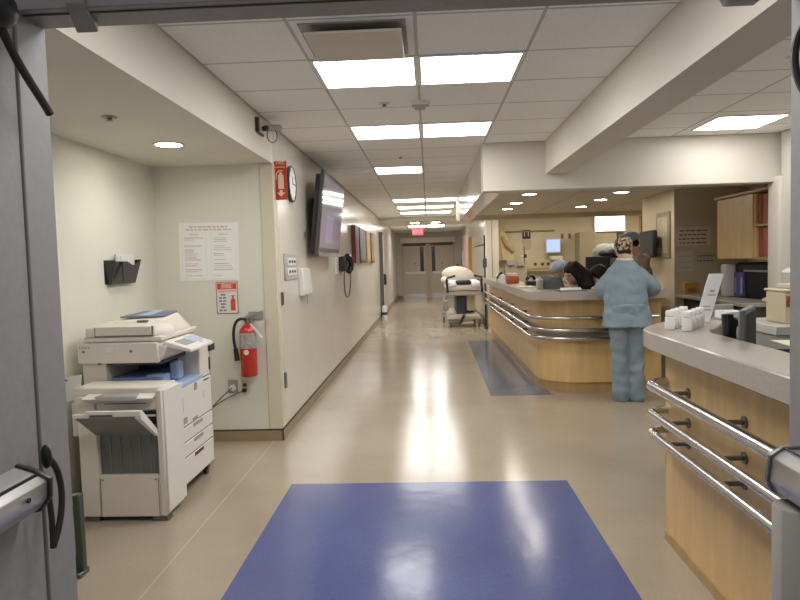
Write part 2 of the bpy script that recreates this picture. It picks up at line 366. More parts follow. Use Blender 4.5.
# door frame far along the left wall
t = ST('trim_12', MB().box(LW, LW + .09, 17.05, 17.2, 0, 2.25, 0, .004), M('bronze_frame', (.10, .085, .07), .5), 'dark door frame on the far left wall', 'door frame')
d = ST('door_5', MB().box(LW, LW + .02, 17.2, 18.4, .01, 2.2), wall_cream, 'cream door flush in the far left wall', 'door')
P('handle', MB().box(LW + .02, LW + .09, 18.15, 18.3, .85, 1.15, 0, .01), black, d)

# ------------------------------------------------------------------ floor inlays
thing('floor_mat', MB().box(-.955, .872, 1.9, 4.31, .0, .004), mat_blue, 'large blue vinyl mat on the corridor floor in the foreground', 'floor mat')
thing('floor_strip', MB().prism([(.63, 7.08), (1.30, 7.08), (1.24, 7.6), (1.20, 8.0), (1.19, 12.0), (.68, 12.0)], 'z', 0, .004), strip_blue, 'slate blue vinyl strip on the floor beside the nurse station', 'floor strip')

# ------------------------------------------------------------------ ceiling lights
def troffer(x0, y0, s=.61):
    mbf = MB()
    for a in ((0, s, 0, .022), (0, s, s - .022, s), (0, .022, .022, s - .022), (s - .022, s, .022, s - .022)): mbf.box(a[0], a[1], a[2], a[3], -.008, 0)
    return mbf
def ceil_light(x0, y0, label, group='square ceiling light panels'):
    t = T('ceiling_light', label, 'ceiling light', (x0, y0, CZ), group)
    P('light_frame', troffer(0, 0), white_pl, t, local=True)
    P('diffuser', MB().box(.022, .588, .022, .588, -.006, -.001), light_e, t, local=True)
    return t
first = ceil_light(-.645, 3.765, 'left panel of the nearest pair of square corridor ceiling lights')
for x, y, l in ((-.035, 3.765, 'right panel of the nearest pair of square corridor ceiling lights'),
                (-.645, 5.595, 'left panel of the second pair of square corridor ceiling lights'),
                (-.035, 5.595, 'right panel of the second pair of square corridor ceiling lights'),
                (-.645, 8.035, 'single square corridor ceiling light beyond the second pair'),
                (-.645, 12.2, 'left panel of the first lit pair beyond the single corridor light'),
                (-.035, 12.2, 'right panel of the first lit pair beyond the single corridor light'),
                (-.645, 13.8, 'left panel of the middle lit pair in the far corridor'),
                (-.035, 13.8, 'right panel of the middle lit pair in the far corridor'),
                (-.645, 15.4, 'left panel of the last lit pair before the far bulkhead'),
                (-.035, 15.4, 'right panel of the last lit pair before the far bulkhead'),
                (-.645, 21.2, 'left ceiling light panel nearest the exit sign'),
                (-.035, 21.2, 'right ceiling light panel nearest the exit sign'),
                (-.645, 21.81, 'left ceiling light panel behind the one nearest the exit sign'), (-.035, 21.81, 'right ceiling light panel behind the one nearest the exit sign'),
                (2.475, 5.76, 'square ceiling light right of the big cream beam')):
    dup(first, (x, y, CZ), l)
def downlight(x, y, z, label, group, r=.095):
    t = T('downlight', label, 'downlight', (x, y, z), group)
    P('trim_ring', MB().lathe([(r, 0), (r + .018, 0), (r + .018, -.006), (r, -.008), (r, 0)], n=28, cap=False), white_pl, t, local=True)
    P('lamp', MB().lathe([(.001, -.003), (r, -.003), (r, -.005), (.001, -.005)], n=28), down_e, t, local=True)
    return t
dl = downlight(-1.735, 4.445, 2.31, 'round downlight in the copier alcove ceiling', 'round recessed downlights', .085)
for x, y, z, l in ((1.33, 8.69, 2.30, 'nearest round downlight of the left row over the nurse station'),
                (1.33, 10.0, 2.30, 'middle round downlight of the left row over the nurse station'),
                (1.33, 11.1, 2.30, 'farthest round downlight of the left row over the nurse station'),
                (2.55, 8.84, 2.30, 'nearest round downlight of the right row over the nurse station'),
                (2.55, 9.88, 2.30, 'middle round downlight of the right row over the nurse station'),
                (2.55, 11.13, 2.30, 'farthest round downlight of the right row over the nurse station'),
                (-.35, 18.3, 2.53, 'left round downlight in the far corridor bulkhead'),
                (.22, 18.3, 2.53, 'right round downlight in the far corridor bulkhead')):
    q = dup(dl, (x, y, z), l)
    if y > 18: q.scale = (1.5, 1.5, 1)
# air diffuser, smoke detector, sprinklers
t = T('ceiling_vent', 'square white ceiling air diffuser beside the nearest light pair', 'air vent', (-.34, 3.46, CZ))
P('backing', MB().box(-.60, -.08, 3.2, 3.72, CZ - .006, CZ), gray_pl, t)
P('neck', MB().box(-.50, -.15, 3.3, 3.62, CZ - .04, CZ - .006), dark_gap, t)
P('plate', MB().box(-.57, -.10, 3.2, 3.64, CZ - .055, CZ - .04, 0, .004), M('diffuser_cream', (.62, .57, .48), .5), t)
t = T('smoke_detector', 'white smoke detector between the first two light pairs', 'smoke detector', (-.032, 4.86, CZ))
P('base', MB().lathe([(.001, 0), (.075, 0), (.07, -.025), (.001, -.025)], (-.032, 4.86, CZ)), white_pl, t)
P('sensor', MB().lathe([(.001, -.025), (.045, -.025), (.038, -.05), (.001, -.055)], (-.032, 4.86, CZ)), gray_pl, t)
P('fin', MB().box(-.09, -.06, 4.82, 4.84, CZ - .04, CZ - .02), gray_pl, t); P('fin', MB().box(-.005, .03, 4.82, 4.84, CZ - .04, CZ - .02), gray_pl, t)
def sprinkler(x, y, z, label):
    t = T('ceiling_sprinkler', label, 'sprinkler', (x, y, z), 'ceiling sprinkler heads')
    P('escutcheon', MB().lathe([(.001, 0), (.04, 0), (.038, -.006), (.001, -.008)]), white_pl if z > 2.5 else gray_pl, t, local=True)
    P('head', MB().lathe([(.001, -.006), (.012, -.008), (.012, -.02), (.02, -.022), (.001, -.024)], n=12), steel_dk, t, local=True)
    return t
sprinkler(-1.728, 3.6, 2.31, 'small sprinkler head in the copier alcove ceiling')
sp = sprinkler(-.29, 4.85, CZ, 'sprinkler head in the corridor ceiling between the nearest two light pairs')
dup(sp, (-.28, 7.3, CZ), 'sprinkler head in the corridor ceiling beyond the second light pair')
dup(sp, (2.2, 4.1, CZ), 'sprinkler head in the ceiling right of the big beam')

# exit sign
t = T('exit_sign', 'red lit exit sign hanging above the far double doors', 'exit sign', (-.34, 22.62, 2.36))
P('housing', MB().box(-.53, -.15, 22.6, 22.64, 2.36, 2.60, 0, .006), exit_e, t)
P('canopy', MB().box(-.44, -.24, 22.58, 22.66, 2.60, CZ, 0, .004), white_pl, t)
P('lettering', MB().merge(text_mb('EXIT', .17), Matrix.Translation((-.34, 22.595, 2.48)) @ FACE_NEG_Y), exit_w, t)

# ------------------------------------------------------------------ left wall fittings
def flag(mb, s, size, x, y, z, m): mb.merge(text_mb(s, size), Matrix.Translation((x, y, z)) @ FACE_NEG_Y, m)
t = T('fire_sign', 'red projecting fire extinguisher sign with arrow at the alcove corner', 'sign', (LW, 5.50, 2.03))
P('panel', MB().box(LW + .001, LW + .104, 5.50, 5.506, 2.015, 2.335, 0, .001), red, t)
cx = LW + .052
mb = MB(); flag(mb, 'FIRE', .037, cx, 5.498, 2.318, 0)
mb.box(cx - .04, cx + .04, 5.498, 5.5, 2.281, 2.288)
mb.prism([(cx - .022, 2.105), (cx + .024, 2.105), (cx + .024, 2.215), (cx + .014, 2.23), (cx - .01, 2.23), (cx - .022, 2.215)], 'y', 5.498, 5.5)
mb.box(cx - .008, cx + .01, 5.498, 5.5, 2.23, 2.245)
mb.tube([(cx + .02, 5.499, 2.255), (cx - .012, 5.499, 2.256), (cx - .034, 5.499, 2.235), (cx - .040, 5.499, 2.18)], .0045, 6)
mb.prism([(cx - .012, 2.095), (cx + .012, 2.095), (cx + .012, 2.075), (cx + .034, 2.075), (cx, 2.042), (cx - .034, 2.075), (cx - .012, 2.075)], 'y', 5.498, 5.5)
P('lettering', mb, cream_ink, t, 'cream FIRE lettering, extinguisher symbol and arrow')
t = T('wall_clock', 'round black rimmed wall clock beside the red fire sign', 'clock', (LW, 6.17, 2.215))
P('case', MB().lathe([(.001, 0), (.165, 0), (.168, .028), (.155, .034), (.15, .026), (.001, .026)], (LW, 6.10, 2.215), 36, axis='x'), black, t)
P('dial', MB().lathe([(.001, .026), (.15, .026), (.15, .028), (.001, .028)], (LW, 6.10, 2.215), 36, axis='x'), paper_w, t)
P('hand', MB().box(LW + .029, LW + .031, 6.095, 6.21, 2.212, 2.222), ink_dark, t)
P('hand', MB().box(LW + .029, LW + .031, 6.095, 6.105, 2.215, 2.28), ink_dark, t)
mb = MB()
for k in range(12):
    a = PI * k / 6; y, z = 6.10 + .13 * math.sin(a), 2.215 + .13 * math.cos(a); mb.box(LW + .028, LW + .0295, y - .004, y + .004, z - .009, z + .009)
P('hour_marks', mb, ink_dark, t)
t = T('security_camera', 'small security camera with looped cable on the cream fascia', 'camera', (LW, 5.1, 2.45))
P('bracket', MB().box(LW + .004, LW + .03, 4.92, 4.95, 2.47, 2.575).box(LW + .004, LW + .02, 4.94, 5.12, 2.465, 2.48), black, t)
P('arm', MB().cyl((LW + .01, 5.2, 2.56), (LW + .10, 5.15, 2.54), .014), steel_dk, t)
P('body', MB().cyl((LW + .05, 5.08, 2.52), (LW + .12, 5.22, 2.55), .026), gray_pl, t)
P('lens', MB().cyl((LW + .05, 5.08, 2.52), (LW + .035, 5.05, 2.513), .02), black, t)
P('cable', MB().tube([(LW + .08 + .035 * math.cos(a), 5.13 + .02 * math.cos(a), 2.475 + .055 * math.sin(a)) for a in [x * .3 for x in range(5, 26)]], .004, 6), black, t)
# television
tv = T('television', 'large wall television with purple-gray picture tilted down over the corridor', 'television', (-1.1, 7.4, 1.6))
def tvp(u, w, d):  # u along the wall, w up, d out of the screen
    tilt = R(6.5); return (-1.14 + w * math.sin(tilt) + d * math.cos(tilt), 6.74 + u, 1.555 + w * math.cos(tilt) - d * math.sin(tilt))
def tvbox(u0, u1, w0, w1, d0, d1): return [tvp(u0, w0, d0), tvp(u0, w0, d1), tvp(u1, w0, d1), tvp(u1, w0, d0), tvp(u0, w1, d0), tvp(u0, w1, d1), tvp(u1, w1, d1), tvp(u1, w1, d0)]
P('rear_housing', MB().hexa(tvbox(.03, 1.58, .02, .84, -.085, -.03), 0, .01), black, tv)
P('bezel', MB().hexa(tvbox(0, 1.62, 0, .89, -.03, .0), 0, .004), M('tv_silver', (.10, .10, .105), .3, .6), tv)
P('border', MB().hexa(tvbox(.01, 1.61, .05, .88, 0, .004), 0), black_gl, tv)
scr = M('tv_screen', (.02, .02, .03), .08, emit=(.33, .31, .41), estr=.28)
scrb = MB().hexa(tvbox(.05, 1.57, .09, .84, .004, .007))
scrb.hexa(tvbox(.08, 1.40, .70, .735, .007, .0075), 1).hexa(tvbox(.08, .95, .62, .645, .007, .0075), 1).hexa(tvbox(.4, .9, .15, .45, .007, .0075), 2)
P('screen', scrb, [scr, M('tv_bars', (.02, .02, .03), .1, emit=(.14, .12, .24), estr=.4), M('tv_violet', (.02, .02, .03), .1, emit=(.36, .27, .48), estr=.42)], tv)
P('stand_lip', MB().hexa(tvbox(.1, 1.52, .0, .04, .0, .02), 0, .004), gray_pl, tv)
P('mount', MB().box(LW, -1.16, 7.3, 7.9, 1.85, 2.2, 0, .01), black, tv)
# data plate, dispenser, switch
t = T('data_outlet', 'gray data outlet plate with two rows of sockets on the left wall', 'wall outlet', (LW, 5.99, 1.34))
P('plate', MB().box(LW, LW + .015, 5.72, 6.26, 1.335, 1.57, 0, .006), M('plate_gray', (.42, .41, .39), .4), t)
for z in (1.41, 1.50): P('socket_strip', MB().box(LW + .015, LW + .02, 5.80, 6.18, z - .035, z + .035, 0, .003).merge(MB().box(LW + .02, LW + .021, 5.85, 5.93, z - .012, z + .012).box(LW + .02, LW + .021, 5.96, 6.04, z - .012, z + .012).box(LW + .02, LW + .021, 6.07, 6.15, z - .012, z + .012), m=1), [white_pl, ink_dark], t)
t = T('dispenser', 'white plastic dispenser box on the left wall below the television', 'dispenser', (LW, 6.6, 1.16))
P('cover', MB().prism([(LW, 1.165), (LW + .055, 1.17), (LW + .055, 1.22), (LW + .04, 1.43), (LW, 1.435)], 'y', 6.36, 6.78, 0, .008), white_pl, t)
P('nozzle', MB().cyl((LW + .05, 6.52, 1.17), (LW + .05, 6.52, 1.08), .008), gray_pl, t)
thing('wall_switch', MB().box(LW, LW + .01, 6.65, 6.80, 1.725, 1.82, 0, .003).box(LW + .01, LW + .016, 6.69, 6.76, 1.75, 1.80, 1), [gray_pl, steel_dk], 'small gray switch plate on the left wall behind the television', 'switch')
t = T('wall_phone', 'black wall telephone with hanging cord on the left wall', 'telephone', (LW, 9.6, 1.35))
P('plate', MB().box(LW, LW + .012, 8.85, 9.5, 1.33, 1.58, 0, .003), white_pl, t)
P('body', MB().box(LW + .012, LW + .10, 9.15, 9.62, 1.36, 1.57, 0, .02), black, t)
P('handset', MB().tube([(LW + .11, 9.35, 1.57), (LW + .14, 9.42, 1.54), (LW + .15, 9.5, 1.46), (LW + .14, 9.5, 1.39), (LW + .11, 9.45, 1.35)], [.045, .042, .04, .042, .045], 12), black_gl, t)
P('cord', MB().tube(bez([(LW + .06, 9.4, 1.37), (LW + .03, 9.42, 1.0), (LW + .05, 9.55, .86), (LW + .13, 9.7, .95), (LW + .12, 9.55, 1.37)], 26), .010, 6), steel_dk, t)
# pictures along the left wall
arts = [(10.9, 11.45, (.16, .035, .03), (.22, .06, .05), 'dark red framed picture nearest the wall telephone'),
        (11.6, 12.6, (.02, .02, .03), (.13, .14, .18), 'blue-gray picture in black frame, second along the left wall'),
        (12.9, 13.65, (.30, .19, .06), (.45, .30, .10), 'yellow and brown picture, third along the left wall'),
        (13.9, 14.7, (.05, .03, .02), (.28, .14, .06), 'narrow-looking dark brown picture farthest along the left wall')]
for k, (y0, y1, c1, c2, l) in enumerate(arts):
    t = T('wall_picture', l, 'picture', (LW, (y0 + y1) / 2, 1.47), 'pictures along the left wall')
    P('frame', MB().box(LW, LW + .07, y0, y1, 1.47, 2.10, 0, .004), M('picture_frame_%d' % k, c1, .4), t)
    P('canvas', MB().box(LW + .07, LW + .073, y0 + .05, y1 - .05, 1.52, 2.05), M('picture_canvas_%d' % k, c2, .5, var=.5, vscale=4), t)
t = T('canister', 'small white canister with a dark band standing by the far left door frame', 'canister', (-1.16, 16.9, 0))
P('body', MB().lathe([(.001, 0), (.07, 0), (.07, .3), (.04, .36), (.001, .36)], (-1.16, 16.9, 0), 16), white_pl, t)
P('band', MB().lathe([(.071, .12), (.074, .12), (.074, .19), (.071, .19)], (-1.16, 16.9, 0), 16), M('navy', (.02, .03, .06), .5), t)

# ------------------------------------------------------------------ alcove wall fittings
t = T('file_holder', 'black wall file holder with white papers on the alcove side wall', 'file holder', (-2.27, 4.8, 1.36))
Y0, Y1 = 4.53, 4.96
P('back_plate', MB().box(-2.27, -2.262, Y0, Y1, 1.37, 1.54), black, t)
P('pocket', MB().add([(-2.19, Y0, 1.53), (-2.19, Y0 + .20, 1.53), (-2.19, Y0 + .27, 1.505), (-2.19, Y0 + .34, 1.505), (-2.19, Y1, 1.545), (-2.23, Y1 - .03, 1.37), (-2.23, Y0 + .02, 1.37),
      (-2.26, Y0, 1.53), (-2.26, Y1, 1.545), (-2.26, Y1 - .03, 1.365), (-2.26, Y0 + .02, 1.365)],
      [(0, 1, 2, 3, 4, 5, 6), (0, 6, 10, 7), (4, 8, 9, 5), (5, 9, 10, 6)]).box(-2.188, -2.18, Y0 + .1, Y0 + .13, 1.385, 1.53), M('smoke_black', (.02, .02, .024), .25), t)
thing('paper_stack', MB().box(-2.25, -2.24, Y0 + .13, Y1 - .01, 1.38, 1.585).box(-2.235, -2.23, Y0 + .18, Y1 - .03, 1.38, 1.57), paper_w, 'white papers standing in the black wall file holder', 'papers')
t = T('notice_poster', 'white two-column printed notice taped to the alcove end wall', 'poster', (-1.82, 5.43, 1.36))
ps = Matrix.Translation((-1.822, 5.43, 1.60)) @ Matrix.Rotation(R(1.0), 4, 'Y')
mb = MB().box(-.25, .25, 0, .003, -.24, .24)
for (a, b, z, m) in ((-.16, .16, .205, 1), (-.19, .19, .182, 1)):
    x = a
    while x < b:
        w = random.uniform(.02, .05); mb.box(x, min(b, x + w), -.001, 0, z - .006, z + .006, m); x += w + .008
for c0 in (-.225, .02):
    mb.box(c0, c0 + .205, -.001, 0, .158, .160, 2).box(c0, c0 + .205, -.001, 0, -.225, -.223, 2).box(c0, c0 + .002, -.001, 0, -.225, .16, 2).box(c0 + .203, c0 + .205, -.001, 0, -.225, .16, 2)
    mb.box(c0 + .06, c0 + .14, -.001, 0, .137, .147, 2)
    z = .115
    while z > -.20:
        if random.random() > .16: mb.box(c0 + .02, c0 + random.uniform(.09, .185), -.001, 0, z - .004, z + .003, random.choice((1, 2, 2)))
        z -= .0165
P('sheet', MB().merge(mb, ps), [M('poster_paper', (.86, .87, .85), .6), M('ink_pale_red', (.62, .46, .42), .7), M('ink_pale_gray', (.62, .62, .60), .7)], t)
t = T('extinguisher_sign', 'white and red FIRE instruction sign above the extinguisher', 'sign', (-1.685, 5.43, 1.08))
Yp = 5.430
P('plate', MB().box(-1.778, -1.594, Yp, Yp + .004, 1.078, 1.345, 0, .002), red, t)
P('panel', MB().box(-1.771, -1.601, Yp - .001, Yp, 1.085, 1.338), white_pl, t)
P('banner', MB().box(-1.766, -1.606, Yp - .002, Yp - .001, 1.283, 1.333).box(-1.762, -1.610, Yp - .002, Yp - .001, 1.258, 1.276, 1).box(-1.738, -1.634, Yp - .003, Yp - .002, 1.288, 1.328, 2), [red, M('pale_red', (.75, .40, .36), .5), M('mid_red', (.70, .16, .12), .5)], t)
mb = MB(); flag(mb, 'FIRE', .042, -1.686, Yp - .0045, 1.308, 0); P('lettering', mb, white_pl, t, 'white FIRE lettering')
mb = MB(); z = 1.238
for row in (('a',), ('b',), ('c',), ('d',), ('e',), ('f',)):
    x = -1.752
    for k in range(2 if row[0] in 'bcf' else 1):
        w = random.uniform(.016, .024) if row[0] in 'bcf' else random.uniform(.032, .045)
        x0 = x + (0 if row[0] in 'bcf' else .012)
        while w > 0: mb.box(x0, x0 + .006, Yp - .002, Yp - .001, z - .007, z + .007); x0 += .0085; w -= .0085
        x = x0 + .008
    z -= .026
P('instruction_lines', mb, ink_dark, t)
P('symbol', MB().prism([(-1.657, 1.105), (-1.617, 1.105), (-1.617, 1.19), (-1.625, 1.205), (-1.649, 1.205), (-1.657, 1.19)], 'y', Yp - .002, Yp - .001).box(-1.645, -1.629, Yp - .002, Yp - .001, 1.205, 1.225).box(-1.652, -1.618, Yp - .002, Yp - .001, 1.225, 1.232), M('symbol_red', (.62, .07, .03), .5), t)
# extinguisher
ex, ey = -1.50, 5.345
t = T('fire_extinguisher', 'red fire extinguisher hanging on the alcove end wall', 'fire extinguisher', (ex, ey, .56))
P('cylinder', MB().lathe([(.001, .565), (.062, .565), (.068, .575), (.068, .93), (.062, .955), (.04, .98), (.022, .99), (.022, 1.0), (.001, 1.0)], (ex, ey, 0), 28), red_ext, t)
P('label_band', MB().lathe([(.0685, .80), (.0695, .80), (.0695, .925), (.0685, .925)], (ex, ey, 0), 28), M('label_silver', (.40, .40, .39), .4, .3, var=.3, vscale=40), t)
P('sticker', MB().lathe([(.001, -.070), (.022, -.070), (.022, -.0695), (.001, -.0695)], (ex, ey, .77), 14, axis='y'), cream_ink, t)
P('valve', MB().lathe([(.001, 1.0), (.02, 1.0), (.02, 1.035), (.012, 1.05), (.001, 1.05)], (ex, ey, 0), 14), steel_dk, t)
P('handle', MB().hexa([(ex - .02, ey - .03, 1.05), (ex + .02, ey - .03, 1.05), (ex + .13, ey - .02, 1.10), (ex + .13, ey + .02, 1.10), (ex - .02, ey - .03, 1.065), (ex + .02, ey - .03, 1.07), (ex + .135, ey - .02, 1.108), (ex + .135, ey + .02, 1.108)], 0, .002), alu, t)
P('lever', MB().hexa([(ex + .02, ey - .02, 1.0), (ex + .035, ey - .02, 1.0), (ex + .035, ey + .0, 1.0), (ex + .02, ey, 1.0), (ex + .10, ey - .03, .90), (ex + .125, ey - .03, .91), (ex + .125, ey - .01, .91), (ex + .10, ey - .01, .90)][:4] + [(ex + .105, ey - .03, .885), (ex + .125, ey - .03, .885), (ex + .125, ey - .01, .885), (ex + .105, ey - .01, .885)], 0, .001), white_pl, t)
P('hose', MB().tube(bez([(ex - .01, ey - .02, 1.035), (ex - .10, ey - .03, 1.07), (ex - .125, ey - .03, .95), (ex - .10, ey - .04, .82)]) + [(ex - .095, ey - .04, .80)], .0125, 10), black, t)
P('horn', MB().cyl((ex - .095, ey - .04, .80), (ex - .088, ey - .03, .70), .018, .022, 12), black, t)
P('hanger', MB().box(ex - .03, ex + .03, ey + .02, 5.435, 1.0, 1.04).box(ex - .01, ex + .11, 5.42, 5.435, 1.03, 1.09), alu, t)
# outlets and cables
t = T('wall_outlet', 'steel outlet box with round socket on the alcove end wall', 'wall outlet', (-1.666, 5.43, .41), 'wall outlets')
P('plate', MB().box(-1.708, -1.628, 5.42, 5.435, .412, .522, 0, .004), gray_pl, t); P('socket', MB().lathe([(.001, -.016), (.026, -.016), (.028, 0), (.001, 0)], (-1.668, 5.42, .455), 18, axis='y'), white_pl, t)
t = T('wall_outlet', 'white duplex outlet on the alcove end wall below the extinguisher', 'wall outlet', (-1.565, 5.43, .41), 'wall outlets')
P('plate', MB().box(-1.60, -1.535, 5.428, 5.435, .405, .505, 0, .002), corner_cream, t)
P('socket', MB().box(-1.585, -1.55, 5.424, 5.428, .46, .49, 0, .003), ink_dark, t); P('plug', MB().box(-1.585, -1.55, 5.40, 5.428, .42, .45, 0, .004), black, t)
thing('power_cord', MB().tube(bez([(-1.568, 5.41, .435), (-1.64, 5.40, .40), (-1.78, 5.36, .37), (-1.95, 5.25, .25), (-2.0, 5.0, .02)]), .006, 6), steel_dk, 'gray power cord plugged into the white duplex outlet', 'cord')
thing('power_cord', MB().tube(bez([(-1.67, 5.40, .455), (-1.72, 5.38, .42), (-1.85, 5.3, .30), (-1.98, 5.15, .10), (-2.05, 4.95, .01)]), .006, 6), steel_dk, 'gray power cord plugged into the steel outlet box', 'cord')
# ------------------------------------------------------------------ photocopier
cp = T('photocopier', 'beige office photocopier with finisher and drawers in the left alcove', 'photocopier', (-1.85, 4.2, 0))
# finisher unit (towards us)
fx0, fx1, fy0, fy1 = -2.06, -1.555, 3.70, 3.97
rx0, rx1 = fx0 + .11, fx1 - .04
mb = MB().box(fx0, rx0, fy0, fy1, .03, .70, 0, .006).box(rx1, fx1, fy0, fy1, .03, .775, 0, .008)
mb.box(rx0, rx1, fy0 + .05, fy1, .03, .77).box(rx0, rx1, fy0 + .002, fy0 + .06, .03, .275, 0, .003)
mb.box(fx0 - .02, rx1, fy0 + .012, fy1, .655, .735, 0, .004).box(fx0 - .04, fx1 - .02, fy0 + .04, fy1, .735, .785, 0, .008)
fin = P('finisher', mb, beige_pl, cp)
P('side_cover', MB().box(fx1, fx1 + .010, fy0 + .012, fy1 + .02, .05, .77, 0, .004), copier_lt, fin)
P('seam', MB().box(rx0 + .004, rx0 + .007, fy0 - .0005, fy0 + .02, .04, .26).box(rx1 - .007, rx1 - .004, fy0 - .0005, fy0 + .02, .04, .26).box(rx0 + .015, rx0 + .024, fy0, fy0 + .01, .245, .254).box(rx1 - .024, rx1 - .015, fy0, fy0 + .01, .245, .254), steel_dk, fin)
P('recess', MB().box(rx0, rx1, fy0 + .035, fy0 + .052, .275, .60), copier_gray, fin, 'dark recessed guide panel')
rb = MB()
for k in range(1, 6): rb.box(rx0 + k * .059, rx0 + .004 + k * .059, fy0 + .03, fy0 + .036, .275, .56)
P('guide_rib', rb, M('rib_gray', (.20, .21, .21), .5), fin)
P('exit_slot', MB().box(rx1 - .085, rx1 - .002, fy0 + .008, fy0 + .013, .60, .65).box(rx0, rx1, fy0 + .030, fy0 + .034, .57, .60), black, fin)
P('slot_rail', MB().box(rx1 - .08, rx1 - .004, fy0 + .002, fy0 + .009, .62, .63), copier_lt, fin)
# the big slanted output tray
ty = fy0 - .17
P('lower_tray', MB().hexa([(rx0 - .01, fy0 + .0, .515), (rx1, fy0 + .0, .515), (rx1, fy0 + .02, .52), (rx0 - .01, fy0 + .02, .52),
     (fx0 + .075, ty, .655), (fx1 - .05, ty, .655), (fx1 - .05, ty + .02, .672), (fx0 + .075, ty + .02, .672)], 0, .003), M('tray_gray', (.20, .205, .20), .5), fin, 'dark gray slanted output tray')
P('tray_edge', MB().hexa([(rx1 - .012, fy0 - .002, .505), (rx1 + .006, fy0 - .002, .505), (rx1 + .006, fy0 + .02, .53), (rx1 - .012, fy0 + .02, .53),
     (fx1 - .085, ty - .004, .65), (fx1 - .05, ty - .004, .65), (fx1 - .05, ty + .02, .69), (fx1 - .085, ty + .02, .69)], 0, .002)
  .box(fx0 + .07, fx0 + .16, ty - .006, ty + .02, .655, .676, 0, .003).box(fx0 + .14, fx1 - .20, ty - .006, ty + .02, .672, .692, 0, .003).box(fx1 - .21, fx1 - .05, ty - .006, ty + .02, .66, .692, 0, .003), copier_lt, fin)
P('upper_tray', MB().hexa([(fx0 + .10, fy0 - .005, .70), (rx1 - .02, fy0 - .005, .70), (rx1 - .02, fy0 + .05, .70), (fx0 + .12, fy0 + .05, .70), (fx0 + .05, fy0 - .05, .735), (rx1 + .0, fy0 - .05, .735), (rx1, fy0 + .05, .752), (fx0 + .05, fy0 + .05, .752)], 0, .003), copier_lt, fin)
P('upper_tray_plate', MB().hexa([(fx0 + .15, fy0 - .052, .722), (rx1 - .09, fy0 - .052, .722), (rx1 - .09, fy0 - .045, .73), (fx0 + .15, fy0 - .045, .73), (fx0 + .13, fy0 - .045, .748), (rx1 - .09, fy0 - .045, .748), (rx1 - .11, fy0 + .05, .757), (fx0 + .16, fy0 + .05, .757)], 0, .002), gray_pl, fin)
P('upper_slot', MB().box(fx0 + .16, rx1 - .06, fy0 + .008, fy0 + .0115, .693, .703), black, fin)
P('lower_side_shelf', MB().box(fx0 - .05, fx0 + .02, fy0 + .03, fy1, .50, .70, 0, .006), beige_pl, fin)
for x in (fx0 + .05, fx1 - .05): P('foot', MB().prism([(x - .05, 0.0), (x + .05, 0.0), (x + .04, .03), (x - .04, .03)], 'y', fy0 + .01, fy0 + .08), steel_dk, fin)
P('plinth', MB().box(fx0 + .05, fx1 - .05, fy0 + .03, fy1, .01, .035), black, fin)
# main body
bx0, bx1, by0, by1 = -2.18, -1.585, 4.0, 4.64
mb = MB().box(bx0, bx1 - .012, by0, by1, .07, .71, 0, .006).box(bx0, bx0 + .15, by0 + .01, by1, .70, .92, 0, .004).box(bx0, bx1 - .03, by1 - .16, by1, .70, .94, 0, .006).box(bx1 - .16, bx1 - .005, by1 - .20, by1, .70, .93, 0, .006)
body = P('main_body', mb, beige_pl, cp)
P('drawer_gap', MB().box(bx1 - .016, bx1 - .004, by0 + .025, by1 - .006, .08, .712), M('gap_gray', (.06, .06, .06), .6), body)
for z0, z1, nm in ((.455, .705, 'front_cover'), (.355, .448, 'drawer'), (.258, .348, 'drawer'), (.085, .250, 'drawer')):
    dr = P(nm, MB().box(bx1 - .014, bx1 + .004, by0 + .03, by1 - .01, z0, z1, 0, .005), copier_lt, body)
    if nm == 'drawer': P('grip', MB().box(bx1 + .003, bx1 + .006, by0 + .25, by0 + .42, z1 - .028, z1 - .004, 0, .001), gray_pl if z1 > .3 else black, dr)
    else:
        P('grip', MB().box(bx1 + .003, bx1 + .008, by0 + .29, by0 + .34, z1 - .05, z1 - .0, 0, .003), gray_pl, dr)
        P('slot', MB().box(bx1 + .003, bx1 + .006, by0 + .48, by0 + .58, z1 - .022, z1 - .012), black, dr)
        P('label_sticker', MB().box(bx1 + .003, bx1 + .006, by0 + .08, by0 + .16, z1 - .15, z1 - .06), white_pl, dr); P('label_sticker', MB().box(bx1 + .003, bx1 + .006, by0 + .46, by0 + .54, z1 - .13, z1 - .08), white_pl, dr)
        P('badge', MB().box(bx1 + .003, bx1 + .006, by0 + .07, by0 + .14, z0 + .02, z0 + .06), gray_pl, dr); P('badge', MB().box(bx1 + .003, bx1 + .006, by0 + .24, by0 + .33, z0 + .0, z0 + .025), gray_pl, dr)
P('side_seam', MB().box(bx1 - .02, bx1 - .006, by0 + .012, by0 + .03, .09, .70), gray_pl, body)
P('output_tray', MB().hexa([(bx0 + .15, by0 + .01, .70), (bx1 - .0, by0 + .01, .70), (bx1 - .0, by1 - .16, .70), (bx0 + .15, by1 - .16, .70), (bx0 + .15, by0 + .01, .745), (bx1, by0 + .01, .735), (bx1, by1 - .16, .735), (bx0 + .15, by1 - .16, .78)], 0, .005), copier_blue_lt, body, 'light blue inner output tray')
P('tray_well', MB().box(bx0 + .17, bx1 - .12, by0 + .03, by1 - .18, .742, .79, 0, .004), copier_blue, body)
P('inner_wall', MB().box(bx0 + .15, bx1 - .06, by1 - .17, by1 - .155, .73, .92).box(bx0 + .15, bx1 - .10, by0 + .02, by1 - .15, .875, .90), M('inner_dark_blue', (.03, .045, .09), .5), body)
P('paper_guide', MB().box(bx1 - .13, bx1 - .07, by0 + .22, by0 + .32, .74, .86, 0, .012).box(bx1 - .22, bx1 - .10, by0 + .06, by0 + .16, .735, .80, 0, .008), copier_blue_lt, body)
P('rear_tower', MB().box(bx1 - .20, bx1 - .04, by1, by1 + .13, .03, .92, 0, .005), gray_pl, body)
P('connector', MB().box(bx1 - .06, bx1 + .01, by1 - .02, by1 + .09, .87, .92, 0, .005), black, body)
